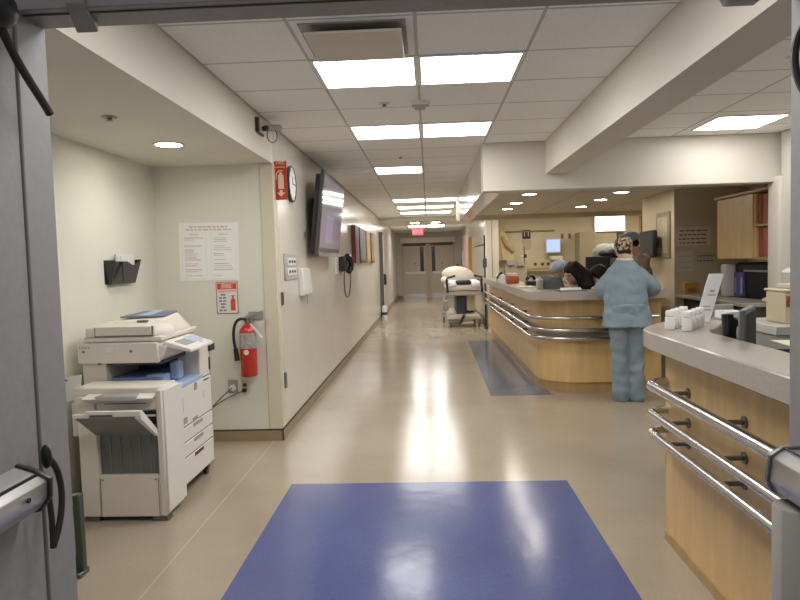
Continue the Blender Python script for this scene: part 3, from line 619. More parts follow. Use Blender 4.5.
P('side_vent', MB().box(bx1 - .006, bx1 + .002, by1 - .02, by1 - .005, .74, .83), black, body)
P('base', MB().box(bx0 + .03, bx1 - .05, by0 + .03, by1 - .03, .045, .07), black, body)
for x, y in ((bx1 - .04, by0 + .07), (bx1 - .04, by1 - .07), (bx0 + .05, by0 + .07), (bx0 + .05, by1 - .07)):
    P('caster', MB().cyl((x - .012, y, .03), (x + .012, y, .03), .03, n=16).box(x - .02, x + .02, y - .02, y + .02, .04, .07), black, body)
# scanner, document feeder, control panel
sx0, sx1, sy0 = -2.195, -1.665, 3.985
sc_ = P('scanner', MB().box(sx0, sx1 - .02, sy0, by1 - .01, .890, 1.018, 0, .006).hexa([(sx1 - .1, sy0, .890), (sx1 - .01, sy0 + .02, .905), (sx1 - .01, by1 - .05, .905), (sx1 - .1, by1 - .05, .890), (sx1 - .1, sy0, 1.018), (sx1 + .03, sy0 + .02, .985), (sx1 + .03, by1 - .05, .985), (sx1 - .1, by1 - .05, 1.018)], 0, .004), beige_pl, cp)
P('screw', MB().cyl((sx0 + .04, sy0 - .003, .967), (sx0 + .04, sy0, .967), .008).cyl((-1.855, sy0 - .003, .965), (-1.855, sy0, .965), .008).cyl((sx0 + .135, sy0 - .001, .955 - .065), (sx0 + .135, sy0 + .03, .955 - .065), .008), steel_dk, sc_)
P('button_tab', MB().box(-2.02, -1.965, sy0 - .006, sy0, .957, .992, 0, .004), copier_lt, sc_)
P('badge', MB().box(sx0 + .015, sx0 + .022, sy0 - .001, sy0, .985, 1.0).box(sx0 + .028, sx0 + .036, sy0 - .001, sy0, .985, 1.0).box(sx0 + .042, sx0 + .05, sy0 - .001, sy0, .985, 1.0).box(sx0 + .056, sx0 + .064, sy0 - .001, sy0, .985, 1.0).box(sx0 + .07, sx0 + .078, sy0 - .001, sy0, .985, 1.0), M('badge_gray', (.42, .36, .33), .6), sc_)
lid = P('scanner_lid', MB().box(sx0 + .035, sx1 - .0, sy0 + .015, by1 - .02, 1.022, 1.052, 0, .005), beige_pl, sc_)
adf = P('document_feeder', MB().hexa([(sx0 + .04, sy0 + .02, 1.052), (sx1 - .04, sy0 + .02, 1.052), (sx1 - .02, by1 - .05, 1.052), (sx0 + .04, by1 - .05, 1.052),
     (sx0 + .04, sy0 + .03, 1.112), (sx1 - .05, sy0 + .03, 1.122), (sx1 - .09, by1 - .12, 1.165), (sx0 + .10, by1 - .12, 1.15)], 0, .012, 2), beige_pl, cp)
P('feeder_cover', MB().box(sx0 + .115, sx1 - .06, sy0 + .008, sy0 + .05, 1.062, 1.118, 0, .004), beige_pl, adf)
P('cover_gap', MB().box(sx0 + .112, sx1 - .06, sy0 + .014, sy0 + .05, 1.056, 1.062).box(sx0 + .109, sx0 + .114, sy0 + .013, sy0 + .05, 1.056, 1.115).box(sx1 - .06, sx1 - .055, sy0 + .013, sy0 + .05, 1.056, 1.118), steel_dk, adf)
P('feeder_slot', MB().hexa([(-1.87, 4.12, 1.130), (-1.80, 4.12, 1.132), (-1.80, 4.14, 1.136), (-1.87, 4.14, 1.134), (-1.87, 4.12, 1.140), (-1.80, 4.12, 1.142), (-1.80, 4.14, 1.146), (-1.87, 4.14, 1.144)]), steel_dk, adf)
P('feeder_tray', MB().hexa([(sx0 + .13, 4.30, 1.148), (sx1 - .10, 4.30, 1.150), (sx1 - .10, by1 - .10, 1.15), (sx0 + .20, by1 - .10, 1.15), (sx0 + .13, 4.30, 1.158), (sx1 - .10, 4.30, 1.160), (sx1 - .10, by1 - .10, 1.178), (sx0 + .20, by1 - .10, 1.178)], 0, .003), copier_top, adf, 'blue-gray document tray')
P('tray_paper_guide', MB().hexa([(-1.95, 4.31, 1.158), (-1.87, 4.31, 1.158), (-1.86, 4.53, 1.172), (-1.92, 4.53, 1.172), (-1.95, 4.31, 1.164), (-1.87, 4.31, 1.164), (-1.86, 4.53, 1.182), (-1.92, 4.53, 1.182)]), copier_blue_lt, adf)
P('roller_cover', MB().ell((sx1 - .06, 4.16, 1.06), (.065, .13, .065)), copier_lt, adf)
pan = P('control_panel', MB().hexa([(-1.66, 4.02, .985), (-1.49, 4.02, .945), (-1.49, 4.44, .945), (-1.66, 4.44, .985), (-1.66, 4.02, 1.02), (-1.49, 4.02, .968), (-1.49, 4.44, .968), (-1.66, 4.44, 1.02)], 0, .005), copier_lt, cp)
def pz(x): return 1.0205 + (x + 1.66) * (-.052 / .17)
def pan_patch(x0, x1, y0, y1, h=.001): return [(x0, y0, pz(x0) - .004), (x1, y0, pz(x1) - .004), (x1, y1, pz(x1) - .004), (x0, y1, pz(x0) - .004), (x0, y0, pz(x0) + h), (x1, y0, pz(x1) + h), (x1, y1, pz(x1) + h), (x0, y1, pz(x0) + h)]
P('touch_screen', MB().hexa(pan_patch(-1.62, -1.54, 4.08, 4.26)), M('lcd_gray', (.30, .33, .36), .2), pan)
P('keypad', MB().hexa(pan_patch(-1.64, -1.52, 4.29, 4.34)).hexa(pan_patch(-1.63, -1.54, 4.36, 4.41)), copier_blue_lt, pan)
thing('paper_sheet', MB().hexa([(-2.235, 3.86, .67), (-2.09, 3.80, .72), (-2.09, 3.804, .72), (-2.235, 3.864, .67), (-2.245, 3.86, .825), (-2.075, 3.80, .855), (-2.075, 3.804, .855), (-2.245, 3.864, .825)]).box(-2.205, -2.185, 3.838, 3.85, .812, .82, 1), [paper_w, ink_dark], 'white paper sheet standing at the left side of the photocopier', 'paper')
# post beside the doorway
t = T('metal_post', 'dark green metal post standing on the floor behind the left door edge', 'post', (-1.70, 3.05, 0))
P('upright', MB().box(-1.735, -1.70, 3.03, 3.07, .02, .40, 0, .004), M('dark_green', (.035, .05, .035), .5), t)
P('foot', MB().box(-1.80, -1.70, 3.0, 3.09, .0, .025, 0, .003).box(-1.76, -1.735, 3.03, 3.05, .02, .10, 0, .002), steel_dk, t)
P('top_bar', MB().hexa([(-1.86, 3.04, .36), (-1.72, 3.03, .39), (-1.72, 3.06, .39), (-1.86, 3.06, .36), (-1.86, 3.04, .37), (-1.72, 3.03, .402), (-1.72, 3.06, .402), (-1.86, 3.06, .37)]), gray_pl, t)
for i, (z0, z1, l) in enumerate(((1.66, 2.0, 'upper narrow white sheet on the alcove wall at the door edge'), (1.38, 1.62, 'lower narrow white sheet on the alcove wall at the door edge'))):
    thing('wall_sheet', MB().box(-2.268, -2.262, 3.86, 3.97, z0, z1), paper_w, l, 'paper', 'white sheets on the alcove side wall')

# ------------------------------------------------------------------ nurse station counter
def lpath(x, y0, yend, xend, r, n=10):
    """corridor side (from far) -> rounded corner -> front side"""
    return [(x, yend)] + arc(x + r, y0 + r, r, 180, 270, n) + [(xend, y0)]
def wall_from(mb, outer, inner, z0, z1, m=0):
    n = len(outer); vs = [(p[0], p[1], z) for z in (z0, z1) for p in outer + inner[::-1]]
    k = 2 * n; f = [(i, (i + 1) % k, k + (i + 1) % k, k + i) for i in range(k)]
    for i in range(n - 1): f.append((k + i, k + i + 1, k + (k - 1 - (i + 1)), k + (k - 1 - i))); f.append((i + 1, i, k - 1 - i, k - 1 - (i + 1)))
    return mb.add(vs, f, m)
ns = T('nurse_station', 'curved maple nurse station counter with gray top and steel rails', 'reception counter', (1.8, 8.5, 0))
X0, YF, XE, YB = 1.2, 7.13, 2.46, 13.2
P('front_panel', wall_from(MB(), lpath(X0, YF, YB, XE, .42), lpath(X0 + .12, YF + .12, YB, XE, .30), .115, 1.02), maple, ns)
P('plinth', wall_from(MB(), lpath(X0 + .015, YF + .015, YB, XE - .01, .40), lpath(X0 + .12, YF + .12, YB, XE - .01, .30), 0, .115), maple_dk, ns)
P('countertop', wall_from(MB(), lpath(X0 - .13, YF - .13, YB, XE + .03, .36), lpath(X0 + .26, YF + .30, YB, XE + .03, .12), 1.015, 1.105), ctop, ns)
P('inner_desk', wall_from(MB(), lpath(X0 + .12, YF + .12, YB, XE, .30), lpath(X0 + .72, YF + .72, YB, XE, .10), .72, .76), ctop, ns)
for z in (.82, .69, .60):
    r = P('rail', MB().tube([(p[0], p[1], z) for p in lpath(X0 - .085, YF - .085, YB + .1, XE - .05, .45, 14)], .021, 12), steel, ns)
    for bp in ((X0, 12.5), (X0, 11), (X0, 9.5), (X0, 8.2)): P('bracket', MB().box(bp[0] - .085, bp[0] + .0, bp[1] - .02, bp[1] + .02, z - .012, z + .012), steel_dk, r)
    for bx in (1.75, 2.35): P('bracket', MB().box(bx - .02, bx + .02, YF - .085, YF, z - .012, z + .012), steel_dk, r)
P('rail_shade', wall_from(MB(), lpath(X0 - .006, YF - .006, YB, XE - .02, .42), lpath(X0, YF, YB, XE - .02, .42), .61, .70), M('rail_shadow_strip', (.20, .18, .15), .4), ns)  # dark strip: shade between the lower rails, put into the colour

# ------------------------------------------------------------------ right counter
rc = T('reception_counter', 'near maple reception counter with gray top and steel rails at right', 'reception counter', (1.3, 2.8, 0))
def cpoly(x, ye, r, xr, y0, yb): # outline of an L slab, clockwise from near end
    return [(x, y0)] + arc(x + r, ye - r, r, 180, 90, 10) + [(xr, ye + .0)]
def slab(o, w, z0, z1):
    """outer path followed by its inner offset"""
    mb = MB(); xi = o[0][0] + w; inner = [(xi, o[0][1]), (xi, o[-1][1] - w), (o[-1][0], o[-1][1] - w)]
    return mb.prism(o + inner[::-1], 'z', z0, z1, 0, .004)
xf, ye = 1.195, 3.40
P('front_panel', MB().prism([(xf, 1.70), (xf, ye), (1.55, ye + .45), (1.6, ye + .36), (xf + .12, ye - .13), (xf + .12, 1.70)], 'z', .05, 1.0), maple, rc)
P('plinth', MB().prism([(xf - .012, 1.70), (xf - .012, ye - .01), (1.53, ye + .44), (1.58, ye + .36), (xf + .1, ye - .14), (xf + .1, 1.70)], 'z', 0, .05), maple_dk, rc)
top_poly = [(1.075, 1.97), (1.075, 3.30), (1.09, 3.42), (1.13, 3.52), (1.22, 3.66), (1.33, 3.80), (1.45, 3.92), (1.62, 4.02), (1.64, 3.72), (1.48, 3.46), (1.39, 3.34), (1.345, 3.20), (1.335, 1.97)]
P('countertop', MB().prism(top_poly, 'z', 1.0, 1.09, 0, .006), ctop, rc)
P('countertop_end', MB().box(1.075, 1.335, 1.70, 1.960, 1.0, 1.09, 0, .006), ctop, rc)
P('inner_desk', MB().prism([(1.315, 1.70), (1.315, 3.20), (1.48, 3.34), (1.74, 3.34), (1.74, 2.9), (1.95, 2.7), (1.95, 1.70)], 'z', .80, .84), M('desk_dark', (.05, .05, .05), .4), rc)
for z, r_ in ((.82, .026), (.68, .021), (.58, .021)):
    xr = 1.09
    pts = [(xr, 1.72, z), (xr, 3.05, z)] + [(p[0], p[1], z) for p in arc(xr + .10, 3.28, .10, 180, 70, 10)] + [(1.25, 3.395, z), (1.30, 3.46, z)]
    r = P('rail', MB().tube(pts, r_, 14), steel, rc)
    for y in (2.0, 2.55, 3.1): P('bracket', MB().cyl((xr, y, z), (xf + .005, y, z), .010, n=10).lathe([(.001, 0), (.024, 0), (.024, -.008), (.001, -.008)], (xf, y, z), 12, axis='x'), steel_dk, r)

# ------------------------------------------------------------------ things on the right counter
tz = 1.09
bt = T('sanitizer_bottle', '', 'bottle', (1.2, 3.22, tz))
P('body', MB().box(-.024, .024, -.018, .018, 0, .068, 0, .008, 2), M('bottle_white', (.92, .92, .92), .35), bt, local=True)
P('cap', MB().box(-.021, .021, -.019, .019, .068, .098, 0, .006, 2), M('cap_white', (.95, .95, .95), .3), bt, local=True)
bt['group'] = 'small white bottles on the near counter'
pos = []
for k in range(4):
    pos.append((1.258 + k * .050, 3.28 + k * .075, 'front')); pos.append((1.205 + k * .050, 3.36 + k * .075, 'rear'))
ordn = ['nearest', 'second', 'third', 'farthest']
for i, (x, y, w) in enumerate(pos):
    l = '%s small white plastic bottle of the %s row on the near counter' % (ordn[i // 2], 'right' if w == 'front' else 'left')
    if i == 0: bt.location = (x, y, tz); bt['label'] = l; bt.rotation_euler = (0, 0, R(-25))
    else: dup(bt, (x, y, tz), l, rz=R(-25))
t = T('sign_holder', 'tall leaning acrylic sign holder with printed sheet behind the white bottles', 'sign holder', (1.46, 3.58, tz))
def lean(u, h, d): # u across, h up the slanted face, d towards the back
    ax = Vector((math.cos(R(-15)), math.sin(R(-15)), 0)); upv = Vector((.30, .05, .95)).normalized()
    nrm = ax.cross(upv).normalized()
    return tuple(Vector((1.452, 3.68, tz + .004)) + ax * u + upv * h - nrm * d)
def lbox(u0, u1, h0, h1, d0, d1): return [lean(u0, h0, d0), lean(u1, h0, d0), lean(u1, h0, d1), lean(u0, h0, d1), lean(u0, h1, d0), lean(u1, h1, d0), lean(u1, h1, d1), lean(u0, h1, d1)]
P('panel', MB().hexa(lbox(0, .075, 0, .275, 0, .004), 0, .001), M('acrylic_sheet', (.95, .95, .97), .06, coat=.8), t)
for a, b, c_, d_ in ((.03, .055, .17, .182), (.025, .065, .15, .158), (.02, .055, .085, .092), (.02, .065, .065, .072)): P('print_line', MB().hexa(lbox(a, b, c_, d_, -.001, 0)), ink_gray, t)
P('foot', MB().box(1.45, 1.53, 3.68, 3.78, tz, tz + .006, 0, .002), M('acrylic_foot', (.62, .62, .63), .1), t)
t = T('paper_tray', 'gray paper tray behind the leaning sign holder', 'paper tray', (1.72, 3.75, .96))
P('tray', MB().box(1.64, 1.76, 3.72, 3.92, .96, 1.10, 0, .004).box(1.64, 1.76, 3.90, 3.92, 1.10, 1.17, 0, .004), gray_pl, t)
P('paper_pile', MB().box(1.65, 1.75, 3.725, 3.89, 1.10, 1.14), paper_w, t)
dz = .84
t = T('desk_phone', 'black desk telephone handset upright beside the near monitor', 'telephone', (1.44, 3.12, dz))
P('base', MB().box(1.345, 1.46, 3.04, 3.2, dz, dz + .10, 0, .01), black, t)
P('cradle', MB().box(1.39, 1.44, 3.10, 3.17, dz + .10, dz + .33, 0, .015), black, t)
P('handset', MB().tube([(1.372, 3.10, dz + .10), (1.372, 3.10, dz + .2), (1.372, 3.10, dz + .345)], [.024, .020, .027], 12), black_gl, t)
P('rest_cap', MB().ell((1.372, 3.10, dz + .35), (.018, .018, .008)), white_pl, t, 'white cap on top')
P('display', MB().ell((1.415, 3.095, dz + .26), (.005, .004, .03)), white_pl, t)
t = T('monitor', 'dark computer monitor seen edge-on behind the near counter', 'monitor', (1.52, 3.1, dz))
def pan3(c, yaw, u0, u1, d0, d1, z0, z1):
    a = Vector((math.cos(yaw), math.sin(yaw), 0)); n = Vector((-math.sin(yaw), math.cos(yaw), 0)); c = Vector((c[0], c[1], 0))
    q = [c + a * u0 + n * d0, c + a * u1 + n * d0, c + a * u1 + n * d1, c + a * u0 + n * d1]
    return [(p.x, p.y, z0) for p in q] + [(p.x, p.y, z1) for p in q]
yw = R(58); mc = (1.352, 2.88)
P('housing', MB().hexa(pan3(mc, yw, 0, .36, 0, .03, dz + .05, dz + .38), 0, .006), M('monitor_silver', (.12, .12, .125), .45, .3), t)
P('screen', MB().hexa(pan3(mc, yw, .02, .34, -.002, 0, dz + .08, dz + .36)), M('dark_screen', (.05, .052, .055), .7, spec=.1), t)
P('stand', MB().hexa(pan3(mc, yw, .2, .27, .01, .05, dz, dz + .1)).hexa(pan3(mc, yw, .12, .36, -.10, .06, dz, dz + .012), 0, .004), black, t)
# low shelf with the sharps bin
t = T('desk_cabinet', 'dark desk cabinet with pale top behind the near counter', 'cabinet', (2.05, 4.3, 0))
P('carcass', MB().box(1.62, 2.6, 3.50, 4.62, 0, .96, 0, .004), M('cabinet_dark', (.045, .04, .038), .5), t)
P('top', MB().box(2.08, 2.62, 4.05, 4.64, .96, 1.015, 0, .004), M('top_pale', (.55, .53, .49), .4), t)
t = T('sharps_container', 'beige sharps container with red biohazard label beside the right door', 'sharps container', (2.17, 4.3, .985))
P('bin', MB().box(2.20, 2.46, 4.18, 4.42, 1.015, 1.215, 0, .012, 2), M('sharps_beige', (.62, .52, .36), .45), t)
P('lid', MB().box(2.19, 2.47, 4.17, 4.43, 1.215, 1.23, 0, .006).box(2.25, 2.40, 4.22, 4.4, 1.23, 1.26, 0, .008), M('sharps_lid', (.68, .60, .45), .45), t)
P('hazard_label', MB().box(2.205, 2.265, 4.176, 4.18, 1.12, 1.19).merge(MB().lathe([(.012, -.001), (.018, -.001), (.018, 0), (.012, 0), (.012, -.001)], (2.224, 4.176, 1.145), 12, axis='y', cap=False).lathe([(.012, -.001), (.018, -.001), (.018, 0), (.012, 0), (.012, -.001)], (2.246, 4.176, 1.145), 12, axis='y', cap=False).lathe([(.012, -.001), (.018, -.001), (.018, 0), (.012, 0), (.012, -.001)], (2.235, 4.175, 1.165), 12, axis='y', cap=False), m=1), [M('hazard_red', (.40, .12, .06), .5), M('hazard_dark', (.10, .03, .02), .5)], t)
thing('crumpled_tissue', MB().ell((3.52, 6.92, .99), (.07, .06, .04), nu=9, nv=6).ell((3.45, 6.90, .975), (.05, .05, .025), nu=7, nv=5).ell((3.56, 6.92, 1.03), (.035, .03, .03), nu=6, nv=5), M('tissue', (.66, .63, .56), .8, bump=.5, bscale=30), 'pale crumpled tissue on the gray worktop left of the sharps container', 'tissue')
thing('yellow_paper', MB().hexa([(1.90, 3.52, .961), (2.05, 3.52, .961), (2.07, 3.80, .961), (1.93, 3.82, .961), (1.90, 3.52, .966), (2.05, 3.52, .966), (2.07, 3.80, .966), (1.93, 3.82, .966)]), M('paper_yellow', (.78, .78, .52), .7), 'pale yellow paper lying on the dark cabinet behind the near counter', 'paper')
thing('white_paper', MB().hexa([(2.07, 3.52, .961), (2.25, 3.52, .961), (2.25, 3.82, .961), (2.09, 3.80, .961), (2.07, 3.52, .965), (2.25, 3.52, .965), (2.25, 3.82, .965), (2.09, 3.80, .965)]), paper_w, 'white paper beside the yellow paper behind the near counter', 'paper')
t = T('hand_dispenser', 'white dispenser with dark bracket on the right wall above the sharps bin', 'dispenser', (3.40, 6.0, 1.2))
P('bracket', MB().box(3.33, 3.43, 6.1, 6.25, 1.32, 1.42, 0, .006), steel_dk, t); P('spout', MB().hexa([(3.24, 6.1, 1.27), (3.43, 6.1, 1.27), (3.43, 6.25, 1.27), (3.24, 6.25, 1.27), (3.30, 6.1, 1.31), (3.43, 6.1, 1.34), (3.43, 6.25, 1.34), (3.30, 6.25, 1.31)], 0, .004), white_pl, t)
P('bottle', MB().box(3.35, 3.43, 6.12, 6.23, 1.14, 1.27, 0, .01), M('bottle_clear', (.55, .52, .48), .2), t)

# ------------------------------------------------------------------ right room: worktop, printer, cabinets, notices
t = T('worktop', 'gray worktop under the wall cabinets at right', 'worktop', (3.5, 7.7, 0))
P('slab', MB().box(3.18, 4.09, 6.80, 8.67, .91, .95, 0, .004), ctop, t)
P('carcass', MB().box(3.28, 4.09, 6.82, 8.66, 0, .91), M('base_dark', (.06, .05, .045), .6), t)
t = T('printer', 'silver and black office printer on the worktop below the wall cabinets', 'printer', (3.6, 7.6, .95))
P('side', MB().box(3.46, 3.62, 7.86, 8.02, .95, 1.335, 0, .03, 3), M('printer_silver', (.50, .49, .46), .4), t)
P('casing', MB().box(3.57, 4.05, 6.95, 7.90, .955, 1.35, 0, .04, 3), M('printer_black', (.008, .008, .009), .6, spec=.2), t)
P('paper_output', MB().box(3.54, 3.61, 7.0, 7.6, 1.25, 1.27, 0, .004), alu, t)
P('blue_panel', MB().box(3.545, 3.575, 7.62, 7.84, .965, 1.24, 0, .004).box(3.54, 3.546, 7.79, 7.82, 1.0, 1.18, 1).box(3.54, 3.546, 7.64, 7.67, 1.0, 1.18, 1), [M('printer_blue', (.07, .065, .24), .4), alu], t)
t = T('wall_cabinet', 'maple wall cabinet above the printer at right', 'cabinet', (3.65, 7.6, 1.39))
P('carcass', MB().box(3.5, 4.10, 7.26, 8.20, 1.39, 2.10, 0, .02, 3), maple, t)
P('door', MB().box(3.485, 3.5, 7.28, 8.15, 1.40, 2.09, 0, .003), maple, t)
P('top_rail', MB().box(3.47, 4.10, 6.80, 8.22, 2.10, 2.13, 0, .003), maple_dk, t)
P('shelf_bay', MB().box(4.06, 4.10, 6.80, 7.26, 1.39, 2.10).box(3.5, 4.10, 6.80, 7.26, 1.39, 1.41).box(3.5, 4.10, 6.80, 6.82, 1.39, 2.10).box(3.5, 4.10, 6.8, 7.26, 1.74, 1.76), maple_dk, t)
bk = T('binder', '', 'binder', (3.56, 7.20, 1.41))
P('cover', MB().box(0, .22, -.03, .03, 0, .31, 0, .004), M('binder_red', (.36, .07, .045), .5), bk, local=True)
P('spine_label', MB().box(-.002, 0, -.018, .018, .16, .26).box(-.002, 0, -.018, .018, .05, .07), M('binder_label', (.36, .10, .07), .6), bk, local=True)
words = ['farthest', 'second farthest', 'third farthest', 'fourth farthest', 'second nearest', 'nearest']
i = 0
for zb, sh in ((1.41, 'lower'), (1.76, 'upper')):
    for k in range(6):
        l = '%s red binder on the %s shelf of the wall cabinet' % (words[k], sh); loc = (3.53 + .01 * (k % 2), 7.215 - k * .068, zb)
        if i == 0: bk.location = loc; bk['label'] = l; bk['group'] = 'red binders in the wall cabinet'
        else: dup(bk, loc, l)
        i += 1
def notice(x0, x1, z0, z1, label, rows, col=(.70, .62, .54), ink=ink_dark):
    t = T('wall_notice', label, 'notice', ((x0 + x1) / 2, 8.675, z0), 'notices on the taupe wall')
    mb = MB().box(x0, x1, 8.674, 8.68, z0, z1)
    for k in range(rows):
        z = z1 - (k + .9) * (z1 - z0) / (rows + .6); x = x0 + random.uniform(.02, .15) * (x1 - x0)
        while x < x1 - .12 * (x1 - x0):
            w = random.uniform(.05, .16) * (x1 - x0); mb.box(x, min(x + w, x1 - .02), 8.673, 8.674, z - .007, z + .007, 1); x += w + .02 * (x1 - x0) + .006
    P('sheet', mb, [M('notice_paper', col, .7), ink], t)
notice(3.19, 3.63, 1.57, 1.81, 'large notice with bold dark lines on the taupe wall', 4)
notice(3.20, 3.40, 1.24, 1.50, 'lower left notice on the taupe wall beside the yellow box', 3, (.62, .58, .54), ink_gray)
notice(3.43, 3.69, 1.33, 1.49, 'lower right gray notice on the taupe wall near the cabinet', 2, (.50, .46, .40), ink_dark)
t = T('glove_box', 'amber yellow box on the taupe wall left of the printer', 'box', (3.35, 8.62, .9))
P('carton', MB().box(3.265, 3.44, 8.58, 8.68, .90, 1.10, 0, .004), M('amber', (.48, .26, .05), .5), t)
P('opening', MB().box(3.30, 3.40, 8.577, 8.58, .97, 1.03), M('amber_dark', (.25, .12, .03), .6), t)
t = T('notice_board', 'glazed notice board in light frame on the tan wall end', 'notice board', (3.17, 9.05, 1.42))
P('frame', MB().box(3.15, 3.17, 8.80, 9.30, 1.42, 2.03, 0, .006), M('board_frame', (.30, .24, .15), .5), t)
P('panel', MB().box(3.146, 3.15, 8.86, 9.24, 1.48, 1.97), M('board_panel', (.50, .44, .30), .3, var=.15, vscale=5), t)
t = T('wall_monitor', 'black wall-mounted monitor beside the glazed notice board', 'monitor', (3.05, 9.6, 1.44))
P('housing', MB().box(3.02, 3.07, 9.02, 9.62, 1.43, 1.80, 0, .015), M('black_matt', (.008, .008, .008), .7), t)
P('screen', MB().box(3.015, 3.02, 9.05, 9.59, 1.47, 1.77), M('screen_matt', (.01, .01, .011), .6), t)
P('bracket', MB().box(3.07, 3.17, 9.3, 9.42, 1.58, 1.68), black, t)
ST('door_6', MB().box(3.42, 3.55, 10.8, 10.9, 0, 2.1), M('wood_orange', (.42, .22, .08), .45), 'orange-brown wooden door edge behind the wall monitor', 'door')

# ------------------------------------------------------------------ patient bay behind the station
by = 15.6
thing('wall_rail', MB().box(1.74, 2.95, by - .03, by, 2.075, 2.11, 0, .004), M('rail_brown', (.22, .16, .08), .5), 'brown horizontal rail high on the patient bay wall', 'wall rail')
t = T('bay_number_sign', 'small black bay number sign on the yellowish bay wall', 'sign', (2.30, by, 1.93))
P('plate', MB().box(2.205, 2.39, by - .02, by, 1.92, 2.13, 0, .004), black, t)
P('numerals', MB().merge(text_mb('11', .17), Matrix.Translation((2.297, by - .022, 2.035)) @ FACE_NEG_Y), M('numeral_pale', (.55, .50, .40), .5), t)
thing('bay_notice', MB().box(2.21, 2.40, by - .01, by, 1.66, 1.89), M('notice_mauve', (.46, .38, .34), .7), 'pale mauve notice below the bay number sign', 'notice')
t = T('patient_monitor', 'bedside patient monitor with glowing pale blue screen', 'monitor', (2.88, by - .15, 1.55))
P('housing', MB().box(2.70, 3.06, by - .22, by - .12, 1.56, 1.92, 0, .03, 3), M('monitor_pale', (.45, .46, .48), .4), t)
P('screen', MB().box(2.73, 3.03, by - .225, by - .22, 1.60, 1.88, 0), E('monitor_glow', (.50, .62, 1.0), 1.0), t)
P('arm', MB().box(2.86, 2.90, by - .15, by, 1.65, 1.75), gray_pl, t)
thing('bay_printer', MB().box(2.80, 3.08, by - .3, by - .02, 1.41, 1.50, 0, .015), M('printer_cream', (.62, .56, .44), .5), 'cream box on the bay wall under the glowing monitor', 'box')
t = T('headwall', 'cream medical headwall panel with dark outlets in the patient bay', 'headwall', (2.6, by, 1.1))
P('panel', MB().box(2.10, 3.40, by - .05, by, 1.22, 1.42, 0, .004), M('headwall_cream', (.58, .48, .32), .5), t)
P('ledge', MB().box(2.05, 3.45, by - .12, by, 1.16, 1.21, 0, .004), M('ledge_tan', (.40, .32, .20), .5), t)
for x in (2.45, 2.62, 2.75, 2.95): P('outlet', MB().box(x, x + .07, by - .056, by - .05, 1.29, 1.36), steel_dk, t)
for i, x in enumerate((3.10, 3.27)): thing('wall_hook', MB().box(x, x + .05, by - .03, by, 1.90, 2.02, 0, .008), M('hook_brown%d' % i, (.16, .11, .06), .5), ('left' if i == 0 else 'right') + ' dark hook of the two on the bay wall', 'hook', 'dark hooks on the bay wall')
mb = MB(); rings = []
for k in range(9):
    tt = k / 8; z = 2.12 - tt * .68; w = .06 + .16 * tt ** .8 * (1 if tt < .75 else 1 - (tt - .75) * 1.2); cxx = 1.70 + .10 * tt
    rings.append([(cxx + w * math.cos(2 * PI * j / 16) * (1 + .12 * math.sin(3 * j)), 15.45 + .06 * math.sin(2 * PI * j / 16) * (1 + .3 * math.cos(4 * j)), z) for j in range(16)])
mb.loft(rings)
t = T('hanging_gown', 'pale yellow isolation gown hanging on the bay wall by the pier', 'gown', (1.74, 15.45, 1.44))
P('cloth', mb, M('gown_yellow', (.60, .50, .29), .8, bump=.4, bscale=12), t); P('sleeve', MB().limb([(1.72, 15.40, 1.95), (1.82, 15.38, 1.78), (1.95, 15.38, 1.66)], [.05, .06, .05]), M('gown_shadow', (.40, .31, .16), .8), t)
t = T('equipment_cart', 'gray medical equipment cart with pole in the patient bay', 'cart', (1.9, 15.1, 0))
P('cabinet', MB().box(1.72, 2.2, 14.95, 15.3, .12, 1.32, 0, .02), M('cart_gray', (.36, .32, .25), .5), t)
P('display', MB().box(1.75, 1.92, 14.90, 14.95, 1.32, 1.46, 0, .01).box(1.98, 2.14, 14.90, 14.95, 1.30, 1.40, 0, .01), gray_pl, t)
P('pole', MB().cyl((2.17, 15.1, .1), (2.17, 15.1, 1.72), .014, n=10), steel_dk, t)
P('lamp_head', MB().ell((2.12, 15.02, 1.52), (.03, .03, .03)), white_pl, t)
P('knob', MB().box(2.14, 2.21, 14.98, 15.05, 1.48, 1.56, 0, .01), black, t)
P('caster', MB().cyl((1.78, 15.0, .06), (1.82, 15.0, .06), .06).cyl((2.1, 15.0, .06), (2.14, 15.0, .06), .06), black, t)
ST('trim_13', MB().box(3.42, 3.78, 15.1, 15.6, 0, 2.02, 0, .006), M('pier_gray', (.30, .25, .17), .5), 'gray-brown partition between two patient bays', 'partition')
t = T('light_box', 'bright white lit box high on the wall behind the blue cap', 'light box', (4.2, by, 2.05))
P('frame', MB().box(3.85, 4.56, by - .09, by, 2.03, 2.46, 0, .005), white_pl, t)
P('glowing_face', MB().box(3.87, 4.54, by - .094, by - .09, 2.05, 2.44), E('box_glow', (1, .98, .93), 5.0), t)
t = T('bay_number_sign', 'small dark sign under the bright lit wall box', 'sign', (4.46, by, 1.88))
P('plate', MB().box(4.38, 4.54, by - .02, by, 1.87, 2.0, 0, .004), M('sign_charcoal', (.05, .05, .06), .5), t); P('mark', MB().box(4.42, 4.45, by - .022, by - .02, 1.90, 1.97).box(4.47, 4.50, by - .022, by - .02, 1.90, 1.97), M('sign_mark', (.3, .3, .3), .5), t)
